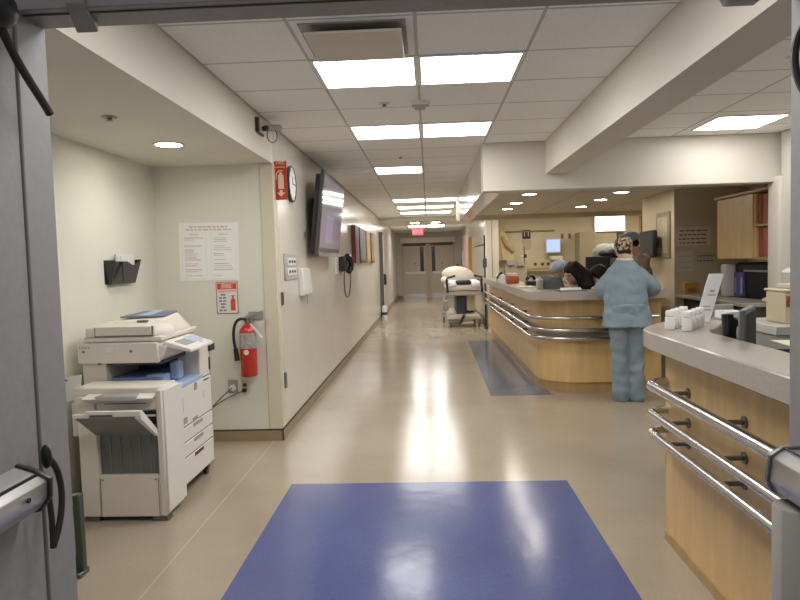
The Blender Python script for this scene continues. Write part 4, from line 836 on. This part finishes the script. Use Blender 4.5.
# island table with monitor in the station
t = T('station_table', 'low work table inside the nurse station', 'table', (2.3, 9.0, 0))
P('tabletop', MB().box(2.17, 3.1, 8.80, 9.45, .90, .94, 0, .004), ctop, t)
P('panel', MB().box(2.22, 3.05, 8.85, 9.40, 0, .90), maple, t)
t = T('monitor', 'black computer monitor with gray lower bezel inside the nurse station', 'monitor', (2.17, 8.85, .94))
P('housing', MB().box(2.08, 2.40, 8.85, 8.89, 1.24, 1.465, 0, .006), black, t)
P('bezel', MB().box(2.08, 2.40, 8.845, 8.85, 1.245, 1.268), gray_pl, t)
P('stand', MB().box(2.22, 2.29, 8.86, 8.9, .95, 1.25).box(2.19, 2.38, 8.82, 9.0, .94, .955, 0, .004), black, t)
t = T('covered_machine', 'dark equipment with a pale crumpled cover beside the blue cap', 'equipment', (2.4, 9.15, .94))
P('base', MB().box(2.28, 2.62, 9.05, 9.35, .94, 1.45, 0, .02), M('equip_gray', (.16, .16, .17), .5), t)
P('dark_part', MB().ell((2.42, 9.1, 1.50), (.12, .08, .055)).ell((2.53, 9.1, 1.49), (.06, .06, .06)), black, t)
P('cover', MB().ell((2.40, 9.22, 1.54), (.15, .12, .10), Euler((0, R(-22), 0)).to_matrix()).ell((2.52, 9.22, 1.57), (.10, .10, .07)), M('cover_pale', (.46, .46, .42), .6, bump=.6, bscale=14), t)

# ------------------------------------------------------------------ things on the nurse counter
nz = 1.105
t = T('red_sharps_bin', 'red sharps bin with white lid on the corridor side of the nurse counter', 'sharps bin', (1.22, 9.8, nz))
P('bin', MB().box(1.14, 1.32, 9.72, 9.9, nz, nz + .10, 0, .012, 2), M('bin_red', (.42, .07, .03), .4), t)
P('lid', MB().box(1.15, 1.30, 9.73, 9.89, nz + .10, nz + .155, 0, .012), M('bin_lid', (.66, .52, .40), .5), t)
t = T('white_jug', 'white plastic container beside the red sharps bin', 'container', (1.13, 10.9, nz))
P('body', MB().lathe([(.001, 0), (.07, 0), (.075, .10), (.03, .14), (.001, .14)], (1.14, 10.6, nz), 16), white_pl, t)
P('cap', MB().tube([(1.08, 10.55, nz + .06), (1.12, 10.55, nz + .13), (1.17, 10.55, nz + .15)], .02, 8), black, t)
t = T('desk_phone', 'black telephone on the nurse counter behind the red bin', 'telephone', (1.40, 8.9, nz))
P('base', MB().box(1.30, 1.44, 8.85, 9.05, nz, nz + .06, 0, .01), black, t); P('handset', MB().tube([(1.30, 8.86, nz + .08), (1.34, 8.9, nz + .12), (1.40, 9.0, nz + .12), (1.43, 9.02, nz + .08)], .022, 10), black_gl, t)
thing('paper_pad', MB().box(1.12, 1.30, 8.2, 8.55, nz, nz + .012), M('pad_cream', (.75, .68, .52), .7), 'cream paper pad on the corner of the nurse counter', 'paper pad')
t = T('binder_stand', 'dark slate folder leaning on the nurse counter before the blue cap', 'folder', (1.42, 7.7, nz))
P('cover', MB().hexa([(1.33, 7.72, nz), (1.54, 7.58, nz), (1.56, 7.62, nz), (1.35, 7.76, nz), (1.31, 7.86, nz + .155), (1.52, 7.72, nz + .135), (1.54, 7.76, nz + .135), (1.33, 7.90, nz + .155)], 0, .004), M('folder_slate', (.05, .055, .065), .5), t)
P('spine', MB().box(1.262, 1.325, 7.72, 7.86, nz, nz + .12, 0, .01), alu, t, 'silver end')
t = T('open_chart', 'open white chart papers on the nurse counter in front of the woman', 'papers', (1.50, 7.2, nz))
P('sheets', MB().hexa([(1.40, 7.12, nz + .01), (1.62, 7.10, nz + .01), (1.66, 7.32, nz + .01), (1.44, 7.34, nz + .01), (1.40, 7.12, nz + .018), (1.62, 7.10, nz + .018), (1.66, 7.32, nz + .03), (1.44, 7.34, nz + .03)]), paper_w, t)
P('clipboard', MB().box(1.38, 1.68, 7.10, 7.36, nz, nz + .01, 0, .003), M('clip_navy', (.04, .05, .09), .5), t)
thing('white_clipboard', MB().box(2.26, 2.45, 7.03, 7.25, nz, nz + .012, 0, .002), paper_w, 'white papers at the right end of the nurse counter by the nurse elbow', 'papers')

# ------------------------------------------------------------------ stretcher
bd = T('stretcher', 'hospital stretcher with white sheets parked by the pier in the far corridor', 'stretcher', (.76, 15.3, 0))
sheet = M('sheet_white', (.72, .72, .72), .8, bump=.3, bscale=10)
P('mattress', MB().box(.42, 1.12, 14.45, 16.4, .80, .93, 0, .03, 2), M('mattress_pale', (.62, .60, .56), .6), bd)
P('sheet', MB().hexa([(.36, 14.75, .80), (1.17, 14.75, .80), (1.17, 16.42, .80), (.36, 16.42, .80), (.40, 14.75, 1.0), (1.14, 14.75, 1.0), (1.14, 16.42, 1.02), (.40, 16.42, 1.02)], 0, .05, 3).hexa([(.38, 14.42, .86), (.60, 14.42, .90), (.60, 14.8, .9), (.38, 14.8, .86), (.40, 14.42, .98), (.62, 14.42, .96), (.6, 14.8, 1.0), (.40, 14.8, 1.0)], 0, .03).hexa([(.95, 14.42, .86), (1.16, 14.42, .86), (1.16, 14.8, .86), (.95, 14.8, .9), (.93, 14.42, .96), (1.14, 14.42, .98), (1.14, 14.8, 1.0), (.95, 14.8, 1.0)], 0, .03), sheet, bd)
P('pillow', MB().ell((.70, 15.9, 1.10), (.40, .34, .20), Euler((R(-22), R(8), 0)).to_matrix(), nu=20), M('pillow_cream', (.74, .67, .57), .8, bump=.25, bscale=12), bd)
P('towel', MB().ell((.36, 15.3, 1.02), (.09, .2, .08)), sheet, bd)
P('frame', MB().box(.40, 1.16, 14.40, 16.4, .70, .78, 0, .01), M('bed_beige', (.42, .34, .25), .5), bd)
for x in (.40, 1.15): P('side_rail', MB().tube([(x, 14.4, .76), (x - .02, 14.4, 1.04), (x, 14.42, 1.09), (x + (.17 if x < .8 else -.17), 14.45, 1.13)], .025, 8).tube([(x, 14.4, 1.03), (x, 15.5, 1.03), (x, 15.5, .8)], .02, 8), black, bd)
P('column', MB().box(.60, .80, 14.7, 16.0, .24, .70, 0, .01).box(.85, 1.0, 14.9, 16.0, .24, .70, 0, .01, 0), M('bed_navy', (.04, .05, .09), .5), bd)
P('oxygen_shroud', MB().box(.82, 1.0, 14.6, 14.85, .35, .70, 0, .01), M('bed_shroud', (.45, .40, .30), .5), bd)
P('base', MB().hexa([(.40, 14.42, .17), (1.12, 14.42, .17), (1.12, 16.2, .17), (.40, 16.2, .17), (.44, 14.42, .27), (1.08, 14.42, .27), (1.08, 16.2, .30), (.44, 16.2, .30)], 0, .02), M('base_cream', (.52, .47, .38), .5), bd)
P('pedal', MB().hexa([(.62, 14.36, .08), (.68, 14.36, .08), (.68, 14.42, .08), (.62, 14.42, .08), (.72, 14.36, .28), (.78, 14.36, .28), (.78, 14.42, .28), (.72, 14.42, .28)]), black, bd)
P('step', MB().box(.66, .96, 14.36, 14.5, .06, .12, 0, .02), gray_pl, bd)
for x, y in ((.45, 14.5), (1.08, 14.5), (.34, 16.1), (1.08, 16.1)): P('caster', MB().cyl((x - .025, y, .09), (x + .025, y, .09), .09, n=18).box(x - .035, x + .035, y - .03, y + .03, .1, .2), steel_dk, bd)
P('pump', MB().box(.30, .42, 14.6, 14.9, .36, .58, 0, .02).tube([(.34, 14.55, .7), (.30, 14.5, .55), (.33, 14.5, .45)], .02, 8), gray_pl, bd)
thing('dark_bag', MB().box(.58, .92, 14.44, 14.74, .935, 1.03, 0, .04, 2), M('bag_navy', (.015, .018, .035), .6), 'dark navy bundle lying on the foot of the stretcher', 'bag')
t = T('infusion_pole', 'dark infusion pole standing at the right end of the stretcher', 'pole', (1.20, 14.2, 0))
P('pole', MB().cyl((1.20, 14.2, .06), (1.20, 14.2, 1.98), .018, n=10), black, t)
P('crossbar', MB().tube([(.98, 14.2, 1.74), (1.22, 14.2, 1.80)], .013, 8), steel_dk, t)
P('pump', MB().box(1.15, 1.24, 14.15, 14.25, 1.30, 1.5, 0, .01), steel_dk, t)
P('base', MB().box(1.17, 1.23, 13.98, 14.36, .0, .06, 0, .01), black, t)
d = ST('door_7', MB().box(1.24, 1.30, 19.9, 20.9, 0, 2.1, 0, .003), M('wood_door', (.50, .27, .10), .4), 'wooden door frame on the far right corridor wall', 'door')
P('frame', MB().box(1.21, 1.30, 19.8, 19.9, 0, 2.15, 0, .003), M('wood_frame', (.50, .26, .09), .4), d)
t = T('pink_poster', 'pink and white poster on the far right corridor wall', 'poster', (1.29, 24.0, 1.1))
P('board', MB().box(1.25, 1.298, 23.4, 24.6, 1.15, 2.35, 0, .003), M('poster_pink', (.62, .34, .40), .5), t); P('sheet', MB().box(1.245, 1.25, 23.5, 24.5, 1.3, 1.8), paper_w, t)
thing('door_button', MB().box(1.10, 1.22, 26.47, 26.5, 1.20, 1.32, 0, .01), steel_dk, 'dark square door button right of the exit doors', 'button')

# ------------------------------------------------------------------ people
skin_m = M('skin', (.55, .34, .24), .5, var=.06, vscale=10)
hair_m = M('hair_dark', (.010, .007, .006), .65, spec=.25, bump=.5, bscale=60, stretch=(1, 1, .2))
scrub = M('scrub_blue', (.205, .275, .325), .85, var=.07, vscale=9, bump=.25, bscale=16)
scrub_g = M('scrub_gray', (.18, .22, .25), .85, var=.06, vscale=9, bump=.2, bscale=16)
cap_blue = M('cap_blue', (.22, .28, .33), .8, bump=.4, bscale=40)
shoe_m = M('shoe', (.10, .12, .14), .6)
eye_m = M('eye_dark', (.03, .02, .02), .3)
lip_m = M('lips', (.36, .14, .11), .5)
def fuse(mb, voxel, smooth=5, fold=0.0, fscale=(9, 9, 3), seed=0.0):
    """union of overlapping shapes as ONE continuous skin, with cloth folds if asked"""
    me = bpy.data.meshes.new('tmp'); me.from_pydata(mb.v, [], mb.f)
    o = bpy.data.objects.new('tmp', me); COL.objects.link(o)
    r = o.modifiers.new('r', 'REMESH'); r.mode = 'VOXEL'; r.voxel_size = voxel
    s = o.modifiers.new('s', 'SMOOTH'); s.factor = .5; s.iterations = smooth
    bpy.context.view_layer.update()
    m2 = bpy.data.meshes.new_from_object(o.evaluated_get(bpy.context.evaluated_depsgraph_get()))
    out = MB(); vs = []
    for v in m2.vertices:
        c = v.co.copy()
        if fold: c += v.normal * (noise.noise(Vector((c.x * fscale[0] + seed, c.y * fscale[1], c.z * fscale[2]))) * fold + noise.noise(Vector((c.x * 22 + seed, c.y * 22, c.z * 14))) * fold * .35)
        vs.append(c[:])
    out.add(vs, [list(p.vertices) for p in m2.polygons])
    bpy.data.objects.remove(o); bpy.data.meshes.remove(me); bpy.data.meshes.remove(m2); return out
def basis(face, up=(0, 0, 1)):
    f = Vector(face).normalized(); u = Vector(up); u = (u - f * u.dot(f)).normalized(); s = f.cross(u).normalized()
    return s, f, u, Matrix((s, f, u)).transposed()
def head_shapes(mb, c, face, up=(0, 0, 1)):
    s, f, u, Rm = basis(face, up); c = Vector(c)
    mb.ell(c + u * .025 - f * .012, (.076, .096, .098), Rm); mb.ell(c - u * .045 + f * .022, (.058, .066, .072), Rm)
    mb.ell(c - u * .085 + f * .05, (.03, .028, .026), Rm); mb.ell(c + f * .092 - u * .018, (.013, .02, .024), Rm)
    mb.ell(c + f * .075 + u * .022, (.045, .018, .014), Rm)
    for k in (-1, 1): mb.ell(c + s * k * .077 - f * .01 - u * .01, (.010, .022, .032), Rm); mb.ell(c + s * k * .04 + f * .055 - u * .03, (.025, .025, .025), Rm)
    return mb
def face_parts(c, face, root, up=(0, 0, 1)):
    s, f, u, Rm = basis(face, up); c = Vector(c)
    for k in (-1, 1): P('eye', MB().ell(c + s * k * .032 + f * .077 + u * .005, (.012, .009, .007), Rm, nu=10, nv=6), eye_m, root)
    P('mouth', MB().ell(c - u * .058 + f * .086, (.024, .008, .007), Rm, nu=10, nv=6), lip_m, root)
def hand_shapes(mb, w, d, n, side, curl=.35):
    """palm, four unequal fingers with a knuckle bend, and a thumb from the palm's side"""
    w = Vector(w); d = Vector(d).normalized(); n = Vector(n); n = (n - d * n.dot(d)).normalized(); s = d.cross(n).normalized() * side
    Rm = Matrix((s, d, n)).transposed()
    mb.ell(w + d * .052, (.042, .056, .016), Rm)
    for k, L in zip((-1.5, -.5, .5, 1.5), (.066, .080, .086, .074)):
        b = w + d * .092 + s * k * .0215; m = b + d * L * .5 - n * L * curl * .35 + s * k * .003; e = m + d * L * .42 - n * L * curl * .85
        mb.limb([b, m, e], [.0092, .0085, .0072], 8)
    b = w + d * .03 + s * .034; mb.limb([b, b + d * .03 + s * .028 - n * .008, b + d * .062 + s * .034 - n * .016], [.0115, .010, .0085], 8)
def ring(c, fx, a, b, n=20, up=None):
    """horizontal ellipse, a across (fx), b front to back"""
    c = Vector(c); fx = Vector(fx).normalized(); fy = Vector((-fx.y, fx.x, 0))
    return [tuple(c + fx * a * math.cos(2 * PI * k / n) + fy * b * math.sin(2 * PI * k / n)) for k in range(n)]
def person(label, base, J, face, top_mat, pant_mat, top_fold=.008, voxel=.0075, headup=(0, 0, 1), sleeve=.6, sh_w=1.0, loose=1.0, name='person', hemdrop=.0, hem_w=.24, drape=False):
    root = T(name, label, 'person', base, 'hospital staff at the nurse station')
    g = {k: Vector(v) for k, v in J.items()}
    ax = (g['shR'] - g['shL']); ax.z = 0
    body = MB(); head_shapes(body, g['head'], face, headup)
    s, f, u, Rm = basis(face, headup)
    body.limb([g['head'] - u * .05 - f * .02, g['neck']], [.055, .062])
    spine = [g['pelvis'], g['pelvis'].lerp(g['chest'], .5), g['chest'], g['neck'] - Vector((0, 0, .03))]
    body.loft([ring(p, ax, a, b) for p, a, b in zip(spine, (.15, .13, .155, .07), (.10, .095, .10, .06))])
    for sd in ('L', 'R'):
        body.limb([g['sh' + sd], g['el' + sd], g['wr' + sd]], [.055, .042, .028])
        hd = (g['ha' + sd] - g['wr' + sd]); hand_shapes(body, g['wr' + sd], hd, (0, 0, 1), 1 if sd == 'L' else -1)
        body.limb([g['hip' + sd], g['kn' + sd], g['an' + sd]], [.085, .058, .042])
        body.limb([g['chest'], g['sh' + sd]], [.07, .055])
    P('body', fuse(body, voxel, 4), skin_m, root)
    top = MB(); lo = loose
    hem = g['pelvis'] - Vector((0, 0, hemdrop))
    sp2 = [hem, hem.lerp(g['chest'], .45), g['chest'], g['neck'].lerp(g['chest'], .35), g['neck'] - Vector((0, 0, .022))]
    top.loft([ring(p, ax, a, b, 24) for p, a, b in zip(sp2, (hem_w, .215 * lo, .21 * sh_w, .15 * sh_w, .078), (.165 * lo, .15 * lo, .145, .105, .075))])
    for sd in ('L', 'R'):
        e = g['sh' + sd].lerp(g['el' + sd], sleeve)
        top.limb([g['chest'].lerp(g['sh' + sd], .4), g['sh' + sd], e], [.10, .066 if drape else .082, .078 * lo])
        if drape: top.limb([g['neck'].lerp(g['sh' + sd], .45) - Vector((0, 0, .055)), g['sh' + sd] - Vector((0, 0, .03)), e - Vector((0, 0, .02))], [.06, .078, .098]).limb([g['chest'], g['chest'].lerp(e, .8)], [.11, .075])
        if sleeve > 1: top.limb([g['el' + sd], g['el' + sd].lerp(g['wr' + sd], .8)], [.065, .05])
    P('tunic', fuse(top, .010, 5, top_fold, (6, 6, 13) if drape else (9, 9, 3), seed=base[0] * 7), top_mat, root)
    pn = MB()
    pn.loft([ring(g['pelvis'] + Vector((0, 0, .08)), ax, .165, .12), ring(g['pelvis'], ax, .185, .13), ring(g['pelvis'] - Vector((0, 0, .08)), ax, .17, .12)])
    for sd in ('L', 'R'): pn.limb([g['hip' + sd], g['kn' + sd].lerp(g['hip' + sd], .4), g['kn' + sd], g['an' + sd].lerp(g['kn' + sd], .3), g['an' + sd] - Vector((0, 0, .03))], [.105, .095, .083, .084, .088])
    P('trousers', fuse(pn, .010, 4, .015 if drape else .009, fscale=(8, 8, 13), seed=base[1] * 3), pant_mat, root)
    for sd in ('L', 'R'):
        a = g['an' + sd]; tx = g['toe' + sd] - a; tx.z = 0; tx.normalize(); sx = Vector((-tx.y, tx.x, 0)); Rs = Matrix((sx, tx, Vector((0, 0, 1)))).transposed()
        P('shoe', fuse(MB().ell(Vector((a.x, a.y, .045)) + tx * .055, (.045, .13, .044), Rs).ell(Vector((a.x, a.y, .06)) + tx * .0, (.040, .06, .05), Rs), .008, 2), shoe_m, root)
    return root
def standing(x, y, fdir, h=1.68, lean=.0, spread=.075):
    f = Vector((fdir[0], fdir[1], 0)).normalized(); s = Vector((f.y, -f.x, 0)); o = Vector((x, y, 0)); k = h / 1.68; Z = lambda z: Vector((0, 0, z * k))
    J = {'pelvis': o + Z(.90), 'chest': o + f * lean * .6 + Z(1.22), 'neck': o + f * lean + Z(1.41), 'head': o + f * (lean * 1.35 + .03) + Z(1.555)}
    for sd, m in (('L', -1), ('R', 1)):
        J['sh' + sd] = o + f * lean * .85 + s * m * .185 + Z(1.345); J['hip' + sd] = o + s * m * .085 + Z(.86); J['kn' + sd] = o + s * m * spread + f * .02 + Z(.47); J['an' + sd] = o + s * m * spread + Z(.09); J['toe' + sd] = J['an' + sd] + f * .1
        J['el' + sd] = o + s * m * .25 + Z(1.06); J['wr' + sd] = o + s * m * .22 + f * .2 + Z(1.0); J['ha' + sd] = J['wr' + sd] + f * .08
    return J
# nurse seen from behind, leaning her forearms on the counter
J = standing(1.985, 6.70, (0.03, 1), 1.66, .15, .078)
J['elL'] = (1.775, 6.87, 1.145); J['wrL'] = (1.84, 7.08, 1.14); J['haL'] = (1.93, 7.16, 1.135)
J['elR'] = (2.285, 6.87, 1.145); J['wrR'] = (2.20, 7.08, 1.14); J['haR'] = (2.11, 7.16, 1.135)
J['head'] = (2.012, 6.93, 1.535); J['neck'] = (2.005, 6.855, 1.445); J['chest'] = (1.99, 6.80, 1.17)
J['shL'] = (1.875, 6.84, 1.29); J['shR'] = (2.135, 6.84, 1.295)
J['pelvis'] = (1.98, 6.69, .90)
nface = (.02, .92, -.38)
nurse = person('nurse in blue scrubs seen from behind, leaning on the station counter', (1.985, 6.70, 0), J, nface, scrub, scrub, .013, .006, sleeve=.92, sh_w=.98, loose=1.04, hemdrop=.14, hem_w=.255, drape=True)
face_parts(J['head'], nface, nurse)
s, f, u, Rm = basis(nface)
hc = Vector(J['head'])
capm = bpy.data.materials.new('floral_cap'); capm.use_nodes = True
N = capm.node_tree.nodes; L = capm.node_tree.links
vo = N.new('ShaderNodeTexVoronoi'); vo.inputs['Scale'].default_value = 44; tcn = N.new('ShaderNodeTexCoord'); L.new(tcn.outputs['Object'], vo.inputs['Vector'])
rp = N.new('ShaderNodeValToRGB'); rp.color_ramp.interpolation = 'CONSTANT'; sx_ = N.new('ShaderNodeSeparateColor')
L.new(vo.outputs['Color'], sx_.inputs[0]); L.new(sx_.outputs[0], rp.inputs['Fac']); L.new(rp.outputs['Color'], N['Principled BSDF'].inputs['Base Color'])
cr = rp.color_ramp
cols = [(.02, .02, .03), (.45, .33, .20), (.03, .03, .035), (.30, .05, .05), (.42, .28, .10), (.04, .045, .08), (.62, .52, .40)]
cr.elements[0].color = (*cols[0], 1); cr.elements[1].position = .16; cr.elements[1].color = (*cols[1], 1)
for i, p_ in enumerate((.32, .47, .60, .74, .88)): e = cr.elements.new(p_); e.color = (*cols[i + 2], 1)
N['Principled BSDF'].inputs['Roughness'].default_value = .8
P('cap', fuse(MB().ell(hc + u * .035 - f * .03, (.092, .105, .092), Rm).ell(hc + u * .01 - f * .055, (.078, .07, .075), Rm), .008, 4, .004), capm, nurse, 'multicoloured floral scrub cap')
P('hair', fuse(MB().ell(hc - u * .055 - f * .05, (.062, .05, .06), Rm).ell(hc - u * .01 - f * .02, (.079, .06, .06), Rm), .008, 3), hair_m, nurse)
P('undershirt', MB().tube([(2.005 + .072 * math.cos(a), 6.858 + .072 * math.sin(a), 1.433 + .006 * math.sin(a)) for a in [x * PI / 12 for x in range(25)]], .012, 8), white_pl, nurse)

# man in a blue-gray cap, standing inside the station
J = standing(2.70, 8.52, (-.85, .5), 1.70, .06)
J['head'] = (2.50, 8.33, 1.635); J['neck'] = (2.60, 8.33, 1.48); J['chest'] = (2.63, 8.35, 1.26)
J['shL'] = (2.58, 8.16, 1.40); J['shR'] = (2.72, 8.48, 1.41)
J['elL'] = (2.46, 8.14, 1.15); J['wrL'] = (2.26, 8.22, 1.06); J['haL'] = (2.18, 8.26, 1.03); J['elR'] = (2.66, 8.62, 1.15); J['wrR'] = (2.46, 8.68, 1.03); J['haR'] = (2.38, 8.70, 1.0)
mface = (-.85, .35, -.18)
man = person('man in gray-blue scrub cap and tan top standing inside the station', (2.70, 8.52, 0), J, mface, M('top_tan', (.34, .26, .20), .8, bump=.2, bscale=16), scrub_g, .008, .0085, sleeve=.9)
face_parts(J['head'], mface, man); s, f, u, Rm = basis(mface); hc = Vector(J['head'])
P('cap', fuse(MB().ell(hc + u * .045 - f * .015, (.092, .112, .085), Rm), .008, 3, .003), cap_blue, man, 'gray-blue scrub cap')
P('hair', fuse(MB().ell(hc - u * .02 - f * .055, (.075, .055, .06), Rm), .008, 3), hair_m, man)
P('mask_tie', MB().box(2.715, 2.745, 8.40, 8.44, 1.34, 1.44, 0, .008), white_pl, man)

def chair(x, y, rz, label):
    t = T('office_chair', label, 'chair', (x, y, 0), 'office chairs at the nurse station', rz)
    P('seat', MB().box(-.24, .24, -.24, .24, .52, .59, 0, .03, 2), black, t, local=True)
    P('backrest', MB().box(-.21, .21, -.30, -.25, .68, 1.02, 0, .02, 2).box(-.03, .03, -.29, -.25, .55, .70), black, t, local=True)
    P('post', MB().cyl((0, 0, .08), (0, 0, .52), .025), steel_dk, t, local=True)
    for k in range(5):
        a = 2 * PI * k / 5; c, s = math.cos(a), math.sin(a)
        l = P('leg', MB().tube([(0, 0, .10), (.28 * c, .28 * s, .07)], [.022, .015], 8), steel_dk, t, local=True)
        P('caster', MB().cyl((.28 * c - .02 * s, .28 * s + .02 * c, .03), (.28 * c + .02 * s, .28 * s - .02 * c, .03), .03), black, l, local=True)
    return t
def seated(x, y, fdir, seat=.62, head=(0, 0, 0), shz=1.10, leanv=.18):
    f = Vector((fdir[0], fdir[1], 0)).normalized(); s = Vector((f.y, -f.x, 0)); o = Vector((x, y, 0)); Zv = lambda z: Vector((0, 0, z))
    J = {'pelvis': o + Zv(seat + .09), 'chest': o + f * leanv * .6 + Zv(shz - .12), 'neck': o + f * leanv + Zv(shz + .06), 'head': Vector(head)}
    for sd, m in (('L', -1), ('R', 1)):
        J['sh' + sd] = o + f * leanv * .9 + s * m * .175 + Zv(shz); J['hip' + sd] = o + s * m * .09 + Zv(seat + .08); J['kn' + sd] = o + f * .40 + s * m * .11 + Zv(seat + .04)
        J['an' + sd] = o + f * .36 + s * m * .11 + Zv(.12); J['toe' + sd] = J['an' + sd] + f * .1
        J['el' + sd] = o + f * (leanv + .12) + s * m * .24 + Zv(shz - .25); J['wr' + sd] = o + f * (leanv + .34) + s * m * .12 + Zv(shz - .26); J['ha' + sd] = J['wr' + sd] + f * .08
    return J
# person with pale blue bouffant cap
J = seated(1.88, 9.05, (-1, -.12), .62, (1.755, 9.0, 1.295), 1.10, .16)
bface = (-.80, -.25, -.50)
bl = person('seated person in pale blue bouffant cap behind the slate folder', (1.88, 9.05, 0), J, bface, scrub_g, scrub_g, .008, .0085, sleeve=.9)
face_parts(J['head'], bface, bl); s, f, u, Rm = basis(bface); hc = Vector(J['head'])
P('cap', fuse(MB().ell(hc + u * .05 - f * .015, (.102, .122, .09), Rm), .008, 3, .006), M('bouffant_blue', (.32, .38, .44), .8, bump=.5, bscale=35), bl, 'pale blue bouffant cap')
chair(1.88, 9.05, PI / 2, 'black office chair under the person in the blue bouffant cap')
# woman with long dark hair leaning over the counter
J = seated(1.76, 8.22, (-.1, -1), .62, (1.70, 7.92, 1.275), 1.10, .20)
J['elR'] = (1.62, 7.86, .98); J['wrR'] = (1.58, 7.66, .90); J['haR'] = (1.57, 7.58, .87)
J['elL'] = (2.02, 7.78, 1.03); J['wrL'] = (1.93, 7.50, 1.135); J['haL'] = (1.86, 7.43, 1.13)
wface = (-.80, -.30, -.45)
wm = person('seated woman with long dark hair bent over the station counter', (1.76, 8.22, 0), J, wface, M('blouse_pale', (.62, .47, .38), .8, bump=.2, bscale=16), scrub_g, .006, .0075, sleeve=1.2)
face_parts(J['head'], wface, wm); s, f, u, Rm = basis(wface); hc = Vector(J['head'])
hb = MB().ell(hc + u * .045 - f * .03, (.094, .108, .09), Rm).ell(hc - f * .065 - u * .02, (.095, .07, .11), Rm)
hb.limb([hc - f * .05 + u * .02, (1.84, 7.93, 1.24), (1.86, 7.90, 1.13), (1.86, 7.88, 1.03)], [.10, .10, .10, .06]).limb([hc + s * .05 + u * .05, hc + s * .08 - u * .05 + f * .01, hc + s * .07 - u * .16], [.05, .04, .035]).limb([hc - s * .06 + u * .03, hc - s * .085 - u * .08 - f * .01, hc - s * .08 - u * .2], [.045, .045, .04])
P('hair', fuse(hb, .009, 4, .010, (22, 22, 5)), hair_m, wm, 'long dark hair')
chair(1.76, 8.22, R(176), 'black office chair under the woman with long dark hair')
# third seated person, mostly hidden by the nurse
J = seated(2.32, 8.12, (-.8, -.6), .62, (2.025, 7.98, 1.235), 1.06, .14)
tface = (-.85, -.35, -.35)
th = person('seated person with dark hair half hidden behind the nurse elbow', (2.32, 8.12, 0), J, tface, M('top_plum', (.16, .06, .06), .8), scrub_g, .006, .0085, sleeve=.8)
face_parts(J['head'], tface, th); s, f, u, Rm = basis(tface); hc = Vector(J['head'])
P('hair', fuse(MB().ell(hc + u * .05 - f * .012, (.094, .112, .088), Rm).ell(hc - f * .055 - u * .03, (.092, .07, .12), Rm).ell(hc + s * .055 - u * .02, (.04, .06, .09), Rm).ell(hc - s * .055 - u * .02, (.04, .06, .09), Rm), .009, 3, .006), M('hair_black_brown', (.014, .008, .007), .6, spec=.25), th)
chair(2.32, 8.12, R(127), 'black office chair under the person half hidden by the nurse')

# added fill lamps, unseen behind the header, to brighten the bay walls
for x in (2.3, 4.3):
    la = bpy.data.lights.new('bay_fill', 'AREA'); la.shape = 'RECTANGLE'; la.size = 1.1; la.size_y = .55; la.energy = 20; la.color = (1, .90, .72)
    lo = bpy.data.objects.new('bay_fill', la); lo.location = (x, 14.2, 2.49); COL.objects.link(lo)
# added fill lamps for unseen ceiling panels past the top and right edges
for x, y, sx_, en in ((-.035, 2.25, 1.2, 24), (2.78, 3.6, .6, 13)):
    la = bpy.data.lights.new('ceiling_fill', 'AREA'); la.shape = 'RECTANGLE'; la.size = sx_; la.size_y = .6; la.energy = en; la.color = (1, .97, .925)
    lo = bpy.data.objects.new('ceiling_fill', la); lo.location = (x, y, CZ - .006); COL.objects.link(lo)
# ------------------------------------------------------------------ camera, world
cam = bpy.data.cameras.new('camera'); co = bpy.data.objects.new('camera', cam); COL.objects.link(co)
cam.sensor_width = 36.0; cam.lens = 660.0 / 800.0 * 36.0; cam.clip_start = .02; cam.clip_end = 100
pitch, yaw, roll = 0.0577265953, 0.0447845758, -0.0286546120
fw = Vector((-math.sin(yaw) * math.cos(pitch), math.cos(yaw) * math.cos(pitch), -math.sin(pitch)))
rt = Vector((math.cos(yaw), math.sin(yaw), 0)); up = rt.cross(fw)
r2 = rt * math.cos(roll) + up * math.sin(roll); u2 = -rt * math.sin(roll) + up * math.cos(roll)
mw = Matrix((r2, u2, -fw)).transposed().to_4x4(); mw.translation = (0, 0, 1.47)
co.matrix_world = mw; S.camera = co
w = bpy.data.worlds.new('world'); S.world = w; w.use_nodes = True
w.node_tree.nodes['Background'].inputs['Color'].default_value = (.90, .88, .88, 1); w.node_tree.nodes['Background'].inputs['Strength'].default_value = .35
S.view_settings.view_transform = 'Standard'; S.view_settings.look = 'None'; S.view_settings.exposure = 0.14; S.view_settings.gamma = 1.07
S.cycles.use_denoising = True; S.cycles.max_bounces = 8; S.cycles.diffuse_bounces = 5; S.cycles.glossy_bounces = 4
S.cycles.sample_clamp_indirect = 6.0; S.cycles.caustics_reflective = False; S.cycles.caustics_refractive = False
